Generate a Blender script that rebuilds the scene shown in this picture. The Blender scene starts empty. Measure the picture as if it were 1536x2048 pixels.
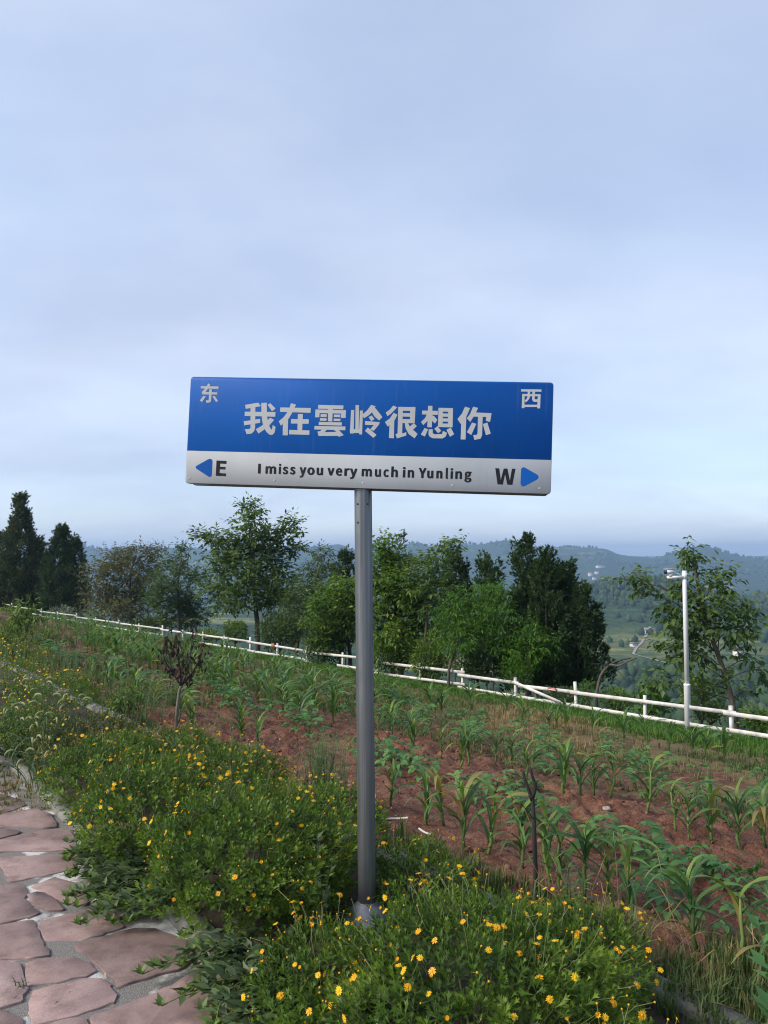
import bpy, math, random
import numpy as np
from math import sin, cos, pi, radians
from mathutils import Vector, Matrix

SC = bpy.context.scene
COL = SC.collection
rng = np.random.default_rng(7)
random.seed(7)

# ------------------------------------------------------------------ camera
EYE = 1.6
PITCH = radians(3.28)
FPX = 1500.0
cam_data = bpy.data.cameras.new("camera")
cam_data.sensor_fit = 'VERTICAL'
cam_data.sensor_height = 36.0
cam_data.lens = 36.0 * FPX / 2048.0
cam_data.clip_start = 0.05
cam_data.clip_end = 20000
camera = bpy.data.objects.new("camera", cam_data)
camera.location = (0, 0, EYE)
camera.rotation_euler = (pi / 2 + PITCH, 0, 0)
COL.objects.link(camera)
SC.camera = camera

# ------------------------------------------------------------------ sky and sun
SUN_AZ = radians(-114)      # measured from +Y towards +X
SUN_EL = radians(36)
world = bpy.data.worlds.new("World")
SC.world = world
world.use_nodes = True
wt = world.node_tree
for n in list(wt.nodes):
    wt.nodes.remove(n)


def N(tree, kind, **kw):
    n = tree.nodes.new(kind)
    for k, v in kw.items():
        setattr(n, k, v)
    return n


def build_world():
    L = wt.links.new
    out = N(wt, 'ShaderNodeOutputWorld')
    bg = N(wt, 'ShaderNodeBackground')
    bg.inputs['Strength'].default_value = 0.1
    sky = N(wt, 'ShaderNodeTexSky', sky_type='NISHITA')
    sky.sun_disc = False
    sky.sun_elevation = SUN_EL
    sky.sun_rotation = SUN_AZ
    sky.altitude = 600
    sky.air_density = 1.0
    sky.dust_density = 1.2
    sky.ozone_density = 1.5
    co = N(wt, 'ShaderNodeTexCoord')
    sep = N(wt, 'ShaderNodeSeparateXYZ')
    L(co.outputs['Generated'], sep.inputs[0])
    zz = N(wt, 'ShaderNodeMath', operation='MAXIMUM')
    L(sep.outputs['Z'], zz.inputs[0]); zz.inputs[1].default_value = 0.0
    za = N(wt, 'ShaderNodeMath', operation='ADD')
    L(zz.outputs[0], za.inputs[0]); za.inputs[1].default_value = 0.22
    dx = N(wt, 'ShaderNodeMath', operation='DIVIDE')
    dy = N(wt, 'ShaderNodeMath', operation='DIVIDE')
    L(sep.outputs['X'], dx.inputs[0]); L(za.outputs[0], dx.inputs[1])
    L(sep.outputs['Y'], dy.inputs[0]); L(za.outputs[0], dy.inputs[1])
    cmb = N(wt, 'ShaderNodeCombineXYZ')
    L(dx.outputs[0], cmb.inputs[0]); L(dy.outputs[0], cmb.inputs[1])
    mp = N(wt, 'ShaderNodeMapping')
    mp.inputs['Location'].default_value = (3.1, 1.7, 0.4)
    mp.inputs['Rotation'].default_value = (0, 0, radians(25))
    mp.inputs['Scale'].default_value = (0.8, 1.0, 1)
    L(cmb.outputs[0], mp.inputs[0])
    n1 = N(wt, 'ShaderNodeTexNoise')
    n1.inputs['Scale'].default_value = 0.9
    n1.inputs['Detail'].default_value = 5
    n1.inputs['Roughness'].default_value = 0.48
    n1.inputs['Distortion'].default_value = 0.6
    L(mp.outputs[0], n1.inputs['Vector'])
    r1 = N(wt, 'ShaderNodeMapRange', interpolation_type='SMOOTHSTEP')
    r1.inputs['From Min'].default_value = 0.30
    r1.inputs['From Max'].default_value = 0.72
    r1.inputs['To Min'].default_value = 0.58
    r1.inputs['To Max'].default_value = 0.90
    L(n1.outputs['Fac'], r1.inputs['Value'])
    # cloud tone: pale veil with slightly darker undersides
    n2 = N(wt, 'ShaderNodeTexNoise')
    n2.inputs['Scale'].default_value = 1.35
    n2.inputs['Detail'].default_value = 6
    n2.inputs['Roughness'].default_value = 0.5
    L(mp.outputs[0], n2.inputs['Vector'])
    cr = N(wt, 'ShaderNodeValToRGB')
    cr.color_ramp.elements[0].position = 0.36
    cr.color_ramp.elements[0].color = (2.42, 2.80, 3.68, 1)
    cr.color_ramp.elements[1].position = 0.66
    cr.color_ramp.elements[1].color = (3.18, 3.60, 4.42, 1)
    L(n2.outputs['Fac'], cr.inputs[0])
    mx = N(wt, 'ShaderNodeMix', data_type='RGBA')
    L(r1.outputs[0], mx.inputs[0])
    L(sky.outputs[0], mx.inputs[6]); L(cr.outputs[0], mx.inputs[7])
    L(mx.outputs[2], bg.inputs['Color'])
    L(bg.outputs[0], out.inputs['Surface'])


build_world()
sun_data = bpy.data.lights.new("sun", 'SUN')
sun_data.energy = 2.2
sun_data.angle = radians(25)
sun_data.color = (1.0, 0.91, 0.76)
sun = bpy.data.objects.new("sun", sun_data)
sdir = Vector((sin(SUN_AZ) * cos(SUN_EL), cos(SUN_AZ) * cos(SUN_EL), sin(SUN_EL)))
sun.rotation_euler = sdir.to_track_quat('Z', 'Y').to_euler()
sun.location = sdir * 50
COL.objects.link(sun)

SC.view_settings.view_transform = 'Standard'
SC.view_settings.look = 'None'
SC.view_settings.exposure = 1.27
SC.view_settings.gamma = 1.0
SC.view_settings.use_curve_mapping = False
SC.render.engine = 'CYCLES'
SC.cycles.max_bounces = 8
SC.cycles.diffuse_bounces = 3
SC.cycles.glossy_bounces = 3
SC.cycles.transmission_bounces = 4
SC.cycles.transparent_max_bounces = 8
SC.cycles.volume_bounces = 1
SC.cycles.use_denoising = True
SC.cycles.filter_width = 1.1
try:
    SC.cycles.denoiser = 'OPENIMAGEDENOISE'
except Exception:
    pass

# ------------------------------------------------------------------ the lie of the land
# s runs downhill from the path to the fence, t along the path
NX, NY = 0.783, 0.622


def XY(s, t):
    return s * NX - t * NY, s * NY + t * NX


def ST(x, y):
    return x * NX + y * NY, -x * NY + y * NX


def vnoise(x, y, seed=0):
    x = np.asarray(x, float); y = np.asarray(y, float)
    xi = np.floor(x).astype(np.int64); yi = np.floor(y).astype(np.int64)
    fx = x - xi; fy = y - yi
    fx = fx * fx * (3 - 2 * fx); fy = fy * fy * (3 - 2 * fy)

    def h(a, b):
        k = (a * 374761393 + b * 668265263 + seed * 1442695041) & 0xffffffff
        k = ((k ^ (k >> 13)) * 1274126177) & 0xffffffff
        return ((k ^ (k >> 16)) & 0xffff) / 65535.0
    return (h(xi, yi) * (1 - fx) + h(xi + 1, yi) * fx) * (1 - fy) + (h(xi, yi + 1) * (1 - fx) + h(xi + 1, yi + 1) * fx) * fy


def fbm(x, y, oct=4, seed=0, rough=0.5):
    v = 0; a = 1; tot = 0
    for i in range(oct):
        v = v + a * vnoise(np.asarray(x) * 2 ** i, np.asarray(y) * 2 ** i, seed + i * 17)
        tot += a; a *= rough
    return v / tot - 0.5


def slope_at(t):
    return 0.150 + 0.00165 * np.clip(t, -5, 60)


def field_z(s, t):
    return -0.05 - slope_at(t) * (np.asarray(s, float) - 2.7)


def land_z(s, t):
    """smooth near ground everywhere (path flat, field falling, hillside beyond the fence)"""
    s = np.asarray(s, float); t = np.asarray(t, float)
    e = 15.4
    zf = field_z(np.clip(s, 2.7, e), t)
    zf = np.where(s < 2.7, np.where(s < 2.45, 0.0, -0.05), zf)
    over = np.clip(s - e, 0, None)
    return zf - 0.42 * over - 0.02 * np.minimum(over, 6) ** 2


def ground_pt(px, py, z_off=0.0):
    """where the line of sight through a pixel meets the field or path"""
    a = (px - 768) / FPX; b = (1024 - py) / FPX
    d = np.array([a, cos(PITCH) - b * sin(PITCH), sin(PITCH) + b * cos(PITCH)])
    k = np.arange(1.0, 90, 0.01)
    X = d[0] * k; Y = d[1] * k; Z = EYE + d[2] * k
    s, t = ST(X, Y)
    g = land_z(s, t) + z_off
    i = int(np.argmax(Z <= g))
    return float(X[i]), float(Y[i]), float(g[i])


def at(px, py, Y):
    a = (px - 768) / FPX; b = (1024 - py) / FPX
    d = (a, cos(PITCH) - b * sin(PITCH), sin(PITCH) + b * cos(PITCH))
    k = Y / d[1]
    return np.array([d[0] * k, Y, EYE + d[2] * k])


# ------------------------------------------------------------------ mesh helpers
def mesh_from(name, V, faces=None, flat=None, attrs=None, smooth=False):
    """V (n,3); faces = list of index tuples, or flat=(loops, totals)"""
    me = bpy.data.meshes.new(name)
    V = np.asarray(V, np.float32)
    if flat is None:
        tot = np.array([len(f) for f in faces], np.int32)
        loops = np.fromiter((i for f in faces for i in f), np.int32)
    else:
        loops, tot = np.asarray(flat[0], np.int32), np.asarray(flat[1], np.int32)
    me.vertices.add(len(V))
    me.vertices.foreach_set('co', V.ravel())
    me.loops.add(len(loops))
    me.loops.foreach_set('vertex_index', loops)
    me.polygons.add(len(tot))
    st = np.zeros(len(tot), np.int32); st[1:] = np.cumsum(tot)[:-1]
    me.polygons.foreach_set('loop_start', st)
    me.polygons.foreach_set('loop_total', tot)
    if smooth:
        me.polygons.foreach_set('use_smooth', np.ones(len(tot), bool))
    me.update(calc_edges=True)
    me.validate()
    for k, v in (attrs or {}).items():
        at_ = me.attributes.new(k, 'FLOAT', 'POINT')
        at_.data.foreach_set('value', np.asarray(v, np.float32))
    return me


class MB:
    """collects pieces of one mesh"""

    def __init__(self):
        self.V = []; self.L = []; self.T = []; self.R = []; self.A = []; self.n = 0

    def add(self, V, faces, rnd=0.5, acr=0.0):
        V = np.asarray(V, float)
        lo = [i + self.n for f in faces for i in f]
        self.V.append(V); self.L.append(np.array(lo, np.int32)); self.T.append(np.array([len(f) for f in faces], np.int32))
        self.R.append(np.full(len(V), rnd, float) if np.isscalar(rnd) else np.asarray(rnd, float))
        self.A.append(np.full(len(V), acr, float) if np.isscalar(acr) else np.asarray(acr, float))
        self.n += len(V)

    def inst(self, tmpl, pos, rot, scale, rnd):
        """many copies of a template (V, faces, acr)"""
        V, faces, acr = tmpl
        V = np.asarray(V, float)
        pos = np.asarray(pos, float); n = len(pos)
        if n == 0:
            return
        scale = np.asarray(scale, float)
        if scale.ndim == 1:
            scale = np.repeat(scale[:, None], 3, 1)
        W = np.einsum('nij,nkj->nki', rot, V[None] * scale[:, None, :]) + pos[:, None, :]
        k = len(V)
        lo = np.array([i for f in faces for i in f], np.int64)
        tt = np.array([len(f) for f in faces], np.int32)
        L_ = (lo[None] + (np.arange(n) * k)[:, None]).ravel() + self.n
        self.V.append(W.reshape(-1, 3)); self.L.append(L_.astype(np.int32)); self.T.append(np.tile(tt, n))
        self.R.append(np.repeat(np.asarray(rnd, float), k)); self.A.append(np.tile(np.asarray(acr, float), n))
        self.n += n * k

    def box(self, c, size, rot=None, rnd=0.5):
        V = np.array([[x, y, z] for x in (-.5, .5) for y in (-.5, .5) for z in (-.5, .5)]) * np.asarray(size, float)
        if rot is not None:
            V = V @ np.asarray(rot).T
        self.add(V + np.asarray(c, float), [(0, 1, 3, 2), (4, 6, 7, 5), (0, 4, 5, 1), (2, 3, 7, 6), (0, 2, 6, 4), (1, 5, 7, 3)], rnd)

    def tube(self, pts, rad, n=8, rnd=0.5, cap=True):
        pts = np.asarray(pts, float); m = len(pts)
        rad = np.full(m, rad, float) if np.isscalar(rad) else np.asarray(rad, float)
        d = np.gradient(pts, axis=0); d /= np.linalg.norm(d, axis=1)[:, None] + 1e-9
        ref = np.array([0.13, 0.21, 1.0]) if abs(d[0][2]) < 0.9 else np.array([1.0, 0.2, 0.1])
        V = []
        for i in range(m):
            a = np.cross(d[i], ref); a /= np.linalg.norm(a); b = np.cross(d[i], a)
            for k in range(n):
                V.append(pts[i] + rad[i] * (a * cos(2 * pi * k / n) + b * sin(2 * pi * k / n)))
        F = [(i * n + k, i * n + (k + 1) % n, (i + 1) * n + (k + 1) % n, (i + 1) * n + k) for i in range(m - 1) for k in range(n)]
        if cap:
            F.append(tuple(range(n))[::-1]); F.append(tuple(range((m - 1) * n, m * n)))
        self.add(V, F, rnd)

    def lathe(self, prof, n=24, c=(0, 0, 0), rnd=0.5):
        V = [(r * cos(2 * pi * k / n) + c[0], r * sin(2 * pi * k / n) + c[1], z + c[2]) for r, z in prof for k in range(n)]
        F = [(i * n + k, i * n + (k + 1) % n, (i + 1) * n + (k + 1) % n, (i + 1) * n + k) for i in range(len(prof) - 1) for k in range(n)]
        F.append(tuple(range(n))[::-1]); F.append(tuple(range((len(prof) - 1) * n, len(prof) * n)))
        self.add(V, F, rnd)

    def mesh(self, name, smooth=False):
        return mesh_from(name, np.concatenate(self.V), flat=(np.concatenate(self.L), np.concatenate(self.T)),
                         attrs={'rnd': np.concatenate(self.R), 'acr': np.concatenate(self.A)}, smooth=smooth)

    def build(self, name, mat, parent=None, smooth=False, loc=None):
        return obj(name, self.mesh(name, smooth), mat, parent, loc)


def obj(name, me, mat=None, parent=None, loc=None):
    o = bpy.data.objects.new(name, me)
    if mat is not None and me is not None and len(me.materials) == 0:
        me.materials.append(mat)
    if loc is not None:
        o.location = loc
    if parent is not None:
        o.parent = parent
    COL.objects.link(o)
    return o


def tag(o, label=None, cat=None, group=None, kind=None):
    if label: o['label'] = label
    if cat: o['category'] = cat
    if group: o['group'] = group
    if kind: o['kind'] = kind
    return o


def empty(name, loc, rz=0.0):
    o = bpy.data.objects.new(name, None)
    o.location = loc; o.rotation_euler = (0, 0, rz)
    o.empty_display_size = 0.1
    COL.objects.link(o)
    return o


def unit(v):
    v = np.asarray(v, float)
    return v / (np.linalg.norm(v, axis=-1, keepdims=True) + 1e-9)


def frames(d, up=None, roll=None):
    """rotation matrices whose local Y follows d and local Z leans towards up"""
    d = unit(d); n = len(d)
    if up is None:
        up = np.tile([0, 0, 1.0], (n, 1))
    x = np.cross(d, up); bad = np.linalg.norm(x, axis=1) < 1e-3
    x[bad] = [1, 0, 0]
    x = unit(x); z = np.cross(x, d)
    if roll is not None:
        c = np.cos(roll)[:, None]; s_ = np.sin(roll)[:, None]
        x, z = x * c + z * s_, z * c - x * s_
    return np.stack([x, d, z], axis=2)


def rand_dirs(n, up_bias=0.0):
    v = rng.normal(size=(n, 3)); v = unit(v); v[:, 2] += up_bias
    return unit(v)


# ------------------------------------------------------------------ materials
def new_mat(name):
    m = bpy.data.materials.new(name); m.use_nodes = True
    t = m.node_tree
    p = t.nodes['Principled BSDF']
    return m, t, p


def ramp(t, stops):
    r = N(t, 'ShaderNodeValToRGB')
    e = r.color_ramp.elements
    while len(e) < len(stops):
        e.new(0.5)
    for i, (p_, c) in enumerate(stops):
        e[i].position = p_; e[i].color = (*c, 1)
    return r


def leaf_mat(name, cols, trans=0.3, rough=0.5, midrib=None, tint=(1.3, 1.25, 0.6)):
    m, t, p = new_mat(name)
    L = t.links.new
    a = N(t, 'ShaderNodeAttribute', attribute_name='rnd')
    n = len(cols)
    r = ramp(t, [(i / max(1, n - 1), c) for i, c in enumerate(cols)])
    L(a.outputs['Fac'], r.inputs[0])
    col = r.outputs[0]
    if midrib:
        b = N(t, 'ShaderNodeAttribute', attribute_name='acr')
        r2 = N(t, 'ShaderNodeMapRange'); r2.inputs['From Min'].default_value = 0.0; r2.inputs['From Max'].default_value = 0.22
        r2.inputs['To Min'].default_value = 0.75; r2.inputs['To Max'].default_value = 0.0
        L(b.outputs['Fac'], r2.inputs['Value'])
        mx = N(t, 'ShaderNodeMix', data_type='RGBA')
        L(r2.outputs[0], mx.inputs[0]); L(col, mx.inputs[6]); mx.inputs[7].default_value = (*midrib, 1)
        col = mx.outputs[2]
    L(col, p.inputs['Base Color'])
    p.inputs['Roughness'].default_value = rough
    p.inputs['Specular IOR Level'].default_value = 0.25
    tr = N(t, 'ShaderNodeBsdfTranslucent')
    mul = N(t, 'ShaderNodeMix', data_type='RGBA', blend_type='MULTIPLY')
    mul.inputs[0].default_value = 1.0
    L(col, mul.inputs[6]); mul.inputs[7].default_value = (*tint, 1)
    L(mul.outputs[2], tr.inputs['Color'])
    ms = N(t, 'ShaderNodeMixShader'); ms.inputs[0].default_value = trans
    L(p.outputs[0], ms.inputs[1]); L(tr.outputs[0], ms.inputs[2])
    L(ms.outputs[0], t.nodes['Material Output'].inputs['Surface'])
    return m


def plain(name, col, rough=0.6, metal=0.0, var=0.15, scale=8.0, bump=0.0, bscale=60.0, spec=0.4, stretch=None):
    m, t, p = new_mat(name)
    L = t.links.new
    co = N(t, 'ShaderNodeTexCoord')
    mp = N(t, 'ShaderNodeMapping')
    if stretch:
        mp.inputs['Scale'].default_value = stretch
    L(co.outputs['Object'], mp.inputs[0])
    ns = N(t, 'ShaderNodeTexNoise'); ns.inputs['Scale'].default_value = scale; ns.inputs['Detail'].default_value = 6
    L(mp.outputs[0], ns.inputs['Vector'])
    lo = tuple(c * (1 - var) for c in col); hi = tuple(min(1, c * (1 + var)) for c in col)
    r = ramp(t, [(0.3, lo), (0.7, hi)])
    L(ns.outputs['Fac'], r.inputs[0]); L(r.outputs[0], p.inputs['Base Color'])
    p.inputs['Roughness'].default_value = rough
    p.inputs['Metallic'].default_value = metal
    p.inputs['Specular IOR Level'].default_value = spec
    if bump:
        nb = N(t, 'ShaderNodeTexNoise'); nb.inputs['Scale'].default_value = bscale; nb.inputs['Detail'].default_value = 6
        L(mp.outputs[0], nb.inputs['Vector'])
        bp = N(t, 'ShaderNodeBump'); bp.inputs['Strength'].default_value = bump; bp.inputs['Distance'].default_value = 0.01
        L(nb.outputs['Fac'], bp.inputs['Height']); L(bp.outputs[0], p.inputs['Normal'])
    return m


M = {}
M['corn'] = leaf_mat('maize leaf', [(.042, .105, .038), (.065, .15, .046), (.10, .20, .052), (.17, .26, .055), (.26, .20, .075)], .38, .42, midrib=(.18, .26, .10))
M['stalk'] = leaf_mat('maize stalk', [(.07, .14, .04), (.14, .20, .06)], .1)
M['bean'] = leaf_mat('bean leaf', [(.04, .11, .04), (.065, .16, .05), (.11, .22, .06)], .32, .5)
M['bush'] = leaf_mat('daisy bush leaf', [(.030, .066, .010), (.055, .112, .014), (.095, .17, .020), (.16, .235, .032)], .36, .45)
M['bushdry'] = leaf_mat('older daisy bush leaf', [(.04, .06, .015), (.06, .09, .02), (.10, .12, .03), (.13, .09, .03)], .2, .5)
M['petal'] = leaf_mat('yellow petal', [(.70, .34, .006), (.78, .42, .008), (.80, .50, .015)], .25, .5, tint=(1.1, 1.0, .5))
M['disc'] = leaf_mat('flower disc', [(.55, .27, .01), (.70, .36, .012)], .1, .7)
M['spent'] = leaf_mat('spent brown flower head', [(.10, .06, .02), (.18, .11, .04)], .05, .8)
M['stem'] = leaf_mat('flower stem', [(.09, .12, .04), (.15, .16, .07)], .1)
M['weed'] = leaf_mat('creeping weed leaf', [(.045, .08, .035), (.07, .11, .055), (.10, .15, .06), (.13, .21, .04)], .3, .45)
M['grass'] = leaf_mat('verge grass', [(.04, .10, .014), (.06, .145, .018), (.10, .19, .026)], .38, .5)
M['humus'] = plain('dark bed soil', (.045, .032, .024), .95, var=.4, scale=12, bump=.8, bscale=60)
M['fgrass'] = leaf_mat('field grass', [(.055, .105, .032), (.08, .13, .042), (.13, .14, .06), (.21, .17, .085), (.27, .20, .10)], .25, .6)
M['foxtail'] = leaf_mat('foxtail leaf', [(.05, .09, .035), (.09, .14, .06)], .3)
M['foxhead'] = leaf_mat('foxtail head', [(.24, .28, .13), (.36, .38, .20)], .35, .7)
M['wispy'] = leaf_mat('wispy weed', [(.09, .15, .065), (.14, .21, .09), (.19, .25, .12)], .3, .6)
M['bark'] = plain('grey brown bark', (.075, .062, .052), .9, var=.35, scale=14, bump=.6, bscale=40, stretch=(1, 1, .3))
M['barkdark'] = plain('dark wet bark', (.030, .027, .026), .85, var=.4, scale=20, bump=.6, bscale=60, stretch=(1, 1, .25))
M['barklight'] = plain('pale mottled bark', (.13, .115, .10), .9, var=.4, scale=25, bump=.5, bscale=60, stretch=(1, 1, .3))
M['white'] = plain('white fence paint', (.55, .53, .515), .65, var=.22, scale=7, bump=.15, bscale=30)
M['polewhite'] = plain('white powder coat', (.74, .75, .78), .4, var=.04, scale=3)
M['black'] = plain('black plastic', (.015, .015, .017), .35, var=.1)
M['red'] = plain('red warning plate', (.30, .018, .022), .5, var=.1)
M['orange'] = plain('faded orange plate', (.34, .10, .07), .6, var=.15)
M['printwhite'] = plain('white print', (.7, .66, .64), .6, var=.05)
M['concrete'] = plain('grey kerb concrete', (.17, .165, .155), .9, var=.40, scale=9, bump=.5, bscale=90)
M['palestone'] = plain('pale slab', (.38, .375, .37), .85, var=.2, scale=6, bump=.4, bscale=70)
M['pvc'] = plain('white plastic pipe', (.45, .45, .45), .35, var=.06)
M['rock'] = plain('pale field stone', (.27, .23, .20), .85, var=.2, scale=20, bump=.5, bscale=50)


# ================================================================== THE SETTING
def smooth(a, b, x):
    u = np.clip((np.asarray(x, float) - a) / (b - a), 0, 1)
    return u * u * (3 - 2 * u)


RIDGE_X = [-900, -500, -200, 0, 60, 150, 200, 280, 350, 450, 620, 680, 705, 760, 800, 830, 860, 905, 960, 1010, 1060, 1100, 1210, 1238, 1310, 1345, 1380, 1405, 1432, 1460, 1536, 1700, 2100, 2600]
RIDGE_Y = [1100, 1108, 1100, 1108, 1104, 1098, 1104, 1102, 1106, 1104, 1100, 1096, 1104, 1106, 1103, 1094, 1103, 1098, 1097, 1090, 1100, 1101, 1103, 1112, 1117, 1111, 1104, 1099, 1105, 1112, 1120, 1108, 1104, 1110]


def terrain_z(x, y):
    x = np.asarray(x, float); y = np.asarray(y, float)
    r = np.hypot(x, y)
    s, t = ST(x, y)
    loc = land_z(s, np.clip(t, -40, 200))
    loc = loc + np.where(s > 16, 5.0 * fbm(x / 25, y / 25, 3, 3) * smooth(16, 45, s), 0)
    front = smooth(-0.25, 0.25, y / (r + 1e-6))
    px = 768 + FPX * x / np.maximum(y, 0.35 * r + 1e-3)
    V = -61 - 59 * smooth(800, 1500, r)
    far = V + 9 * fbm(x / 130, y / 130, 4, 11) * smooth(150, 500, r)
    # wooded knoll and the wooded hill at the right
    for (cx, cy, sx, sy, am) in ((262, 760, 95, 110, 36), (620, 880, 150, 210, 92), (470, 620, 60, 70, 18), (-560, 900, 220, 240, 50)):
        far = far + am * np.exp(-((x - cx) / sx) ** 2 - ((y - cy) / sy) ** 2) * (1 + .5 * fbm(x / 45, y / 45, 3, 23))
    zr = (1112 - np.interp(px, RIDGE_X, RIDGE_Y)) / FPX * 2850 * 1.35 + 1.6
    n1 = fbm(x / 420, y / 420, 4, 5)
    up = smooth(1450, 2850, r + 350 * n1 * (1 - smooth(2400, 2800, r)))
    up = up + 0.03 * np.sin(up * 42) * (1 - up)
    ridge = V + (zr - V) * up * (1 - 0.65 * smooth(2900, 3900, r))
    far = np.where(r > 1400, np.maximum(far, ridge), far)
    zr2 = 26 * fbm(px / 260, px * 0 + 3.3, 3, 41) - 8
    far = np.maximum(far, -140 + (zr2 + 140) * smooth(3900, 5200, r))
    far = far + 22 * fbm(x / 160, y / 160, 4, 31) * smooth(1500, 1900, r) * (1 - smooth(2500, 2850, r))
    far = far + 5 * fbm(x / 34, y / 34, 2, 37) * smooth(2300, 2800, r)
    far = -60 * (1 - front) + far * front
    return np.maximum(loc, far)


def terrain_mat():
    m, t, p = new_mat('hillside forest and terraces')
    L = t.links.new
    co = N(t, 'ShaderNodeTexCoord')
    n1 = N(t, 'ShaderNodeTexNoise'); n1.inputs['Scale'].default_value = 0.035; n1.inputs['Detail'].default_value = 7
    L(co.outputs['Object'], n1.inputs['Vector'])
    mp = N(t, 'ShaderNodeMapping'); mp.inputs['Scale'].default_value = (.35, 1.6, 1.5); mp.inputs['Rotation'].default_value = (0, 0, .25)
    L(co.outputs['Object'], mp.inputs[0])
    n2 = N(t, 'ShaderNodeTexNoise'); n2.inputs['Scale'].default_value = 0.010; n2.inputs['Detail'].default_value = 5
    L(mp.outputs[0], n2.inputs['Vector'])
    n3 = N(t, 'ShaderNodeTexNoise'); n3.inputs['Scale'].default_value = 0.16; n3.inputs['Detail'].default_value = 5
    L(co.outputs['Object'], n3.inputs['Vector'])
    r1 = ramp(t, [(.38, (.020, .042, .020)), (.55, (.034, .062, .026)), (.68, (.05, .085, .034))])
    L(n3.outputs['Fac'], r1.inputs[0])
    r2 = ramp(t, [(.38, (.05, .085, .03)), (.46, (.12, .15, .05)), (.54, (.20, .19, .08)), (.62, (.09, .13, .045))])
    L(n1.outputs['Fac'], r2.inputs[0])
    msk = N(t, 'ShaderNodeMapRange', interpolation_type='SMOOTHSTEP')
    msk.inputs['From Min'].default_value = .60; msk.inputs['From Max'].default_value = .66
    L(n2.outputs['Fac'], msk.inputs['Value'])
    # the open terraced fields in the valley
    sep = N(t, 'ShaderNodeSeparateXYZ'); L(co.outputs['Object'], sep.inputs[0])
    dst = N(t, 'ShaderNodeVectorMath', operation='DISTANCE'); L(co.outputs['Object'], dst.inputs[0]); dst.inputs[1].default_value = (185, 520, -61)
    near = N(t, 'ShaderNodeMapRange', interpolation_type='SMOOTHSTEP')
    near.inputs['From Min'].default_value = 70; near.inputs['From Max'].default_value = 125
    near.inputs['To Min'].default_value = .6; near.inputs['To Max'].default_value = 0
    wob = N(t, 'ShaderNodeMath', operation='MULTIPLY_ADD'); L(n3.outputs['Fac'], wob.inputs[0]); wob.inputs[1].default_value = 40; L(dst.outputs['Value'], wob.inputs[2])
    L(wob.outputs[0], near.inputs['Value'])
    mxm = N(t, 'ShaderNodeMath', operation='MAXIMUM'); L(msk.outputs[0], mxm.inputs[0]); L(near.outputs[0], mxm.inputs[1])
    mx = N(t, 'ShaderNodeMix', data_type='RGBA')
    L(mxm.outputs[0], mx.inputs[0]); L(r1.outputs[0], mx.inputs[6]); L(r2.outputs[0], mx.inputs[7])
    L(mx.outputs[2], p.inputs['Base Color'])
    p.inputs['Roughness'].default_value = 1.0; p.inputs['Specular IOR Level'].default_value = 0.05
    bp = N(t, 'ShaderNodeBump'); bp.inputs['Strength'].default_value = .9; bp.inputs['Distance'].default_value = 4.0
    L(n3.outputs['Fac'], bp.inputs['Height']); L(bp.outputs[0], p.inputs['Normal'])
    return m


M['terrain'] = terrain_mat()


def build_terrain():
    A = np.concatenate([np.linspace(-50, 50, 300), np.linspace(50, 310, 66)[1:-1]])
    A = np.radians(A)
    R = np.concatenate([np.geomspace(3, 60, 40), np.geomspace(60, 1500, 90)[1:], np.geomspace(1500, 5600, 120)[1:]])
    a, r = np.meshgrid(A, R)
    x = np.sin(a) * r; y = np.cos(a) * r
    z = terrain_z(x, y)
    s, t = ST(x, y)
    z = z - np.where(s < 15.6, 0.45, 0.45 * (1 - smooth(15.6, 17.0, s))) * np.where(s < 2.0, .25, 1)
    V = np.stack([x, y, z], 2).reshape(-1, 3)
    nr, na = len(R), len(A)
    i = np.arange(nr - 1)[:, None]; k = np.arange(na)[None]
    k2 = (k + 1) % na
    q = np.stack([i * na + k, i * na + k2, (i + 1) * na + k2, (i + 1) * na + k], 2).reshape(-1, 4)[:, ::-1]
    c = len(V)
    V = np.vstack([V, [[0, 0, -0.12]]])
    loops = np.concatenate([q.ravel(), np.array([[k_, (k_ + 1) % na, c][::-1] for k_ in range(na)]).ravel()])
    tot = np.concatenate([np.full(len(q), 4), np.full(na, 3)])
    o = obj('terrain', mesh_from('terrain', V, flat=(loops, tot), smooth=True), M['terrain'])
    tag(o, kind='structure')


build_terrain()


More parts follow.
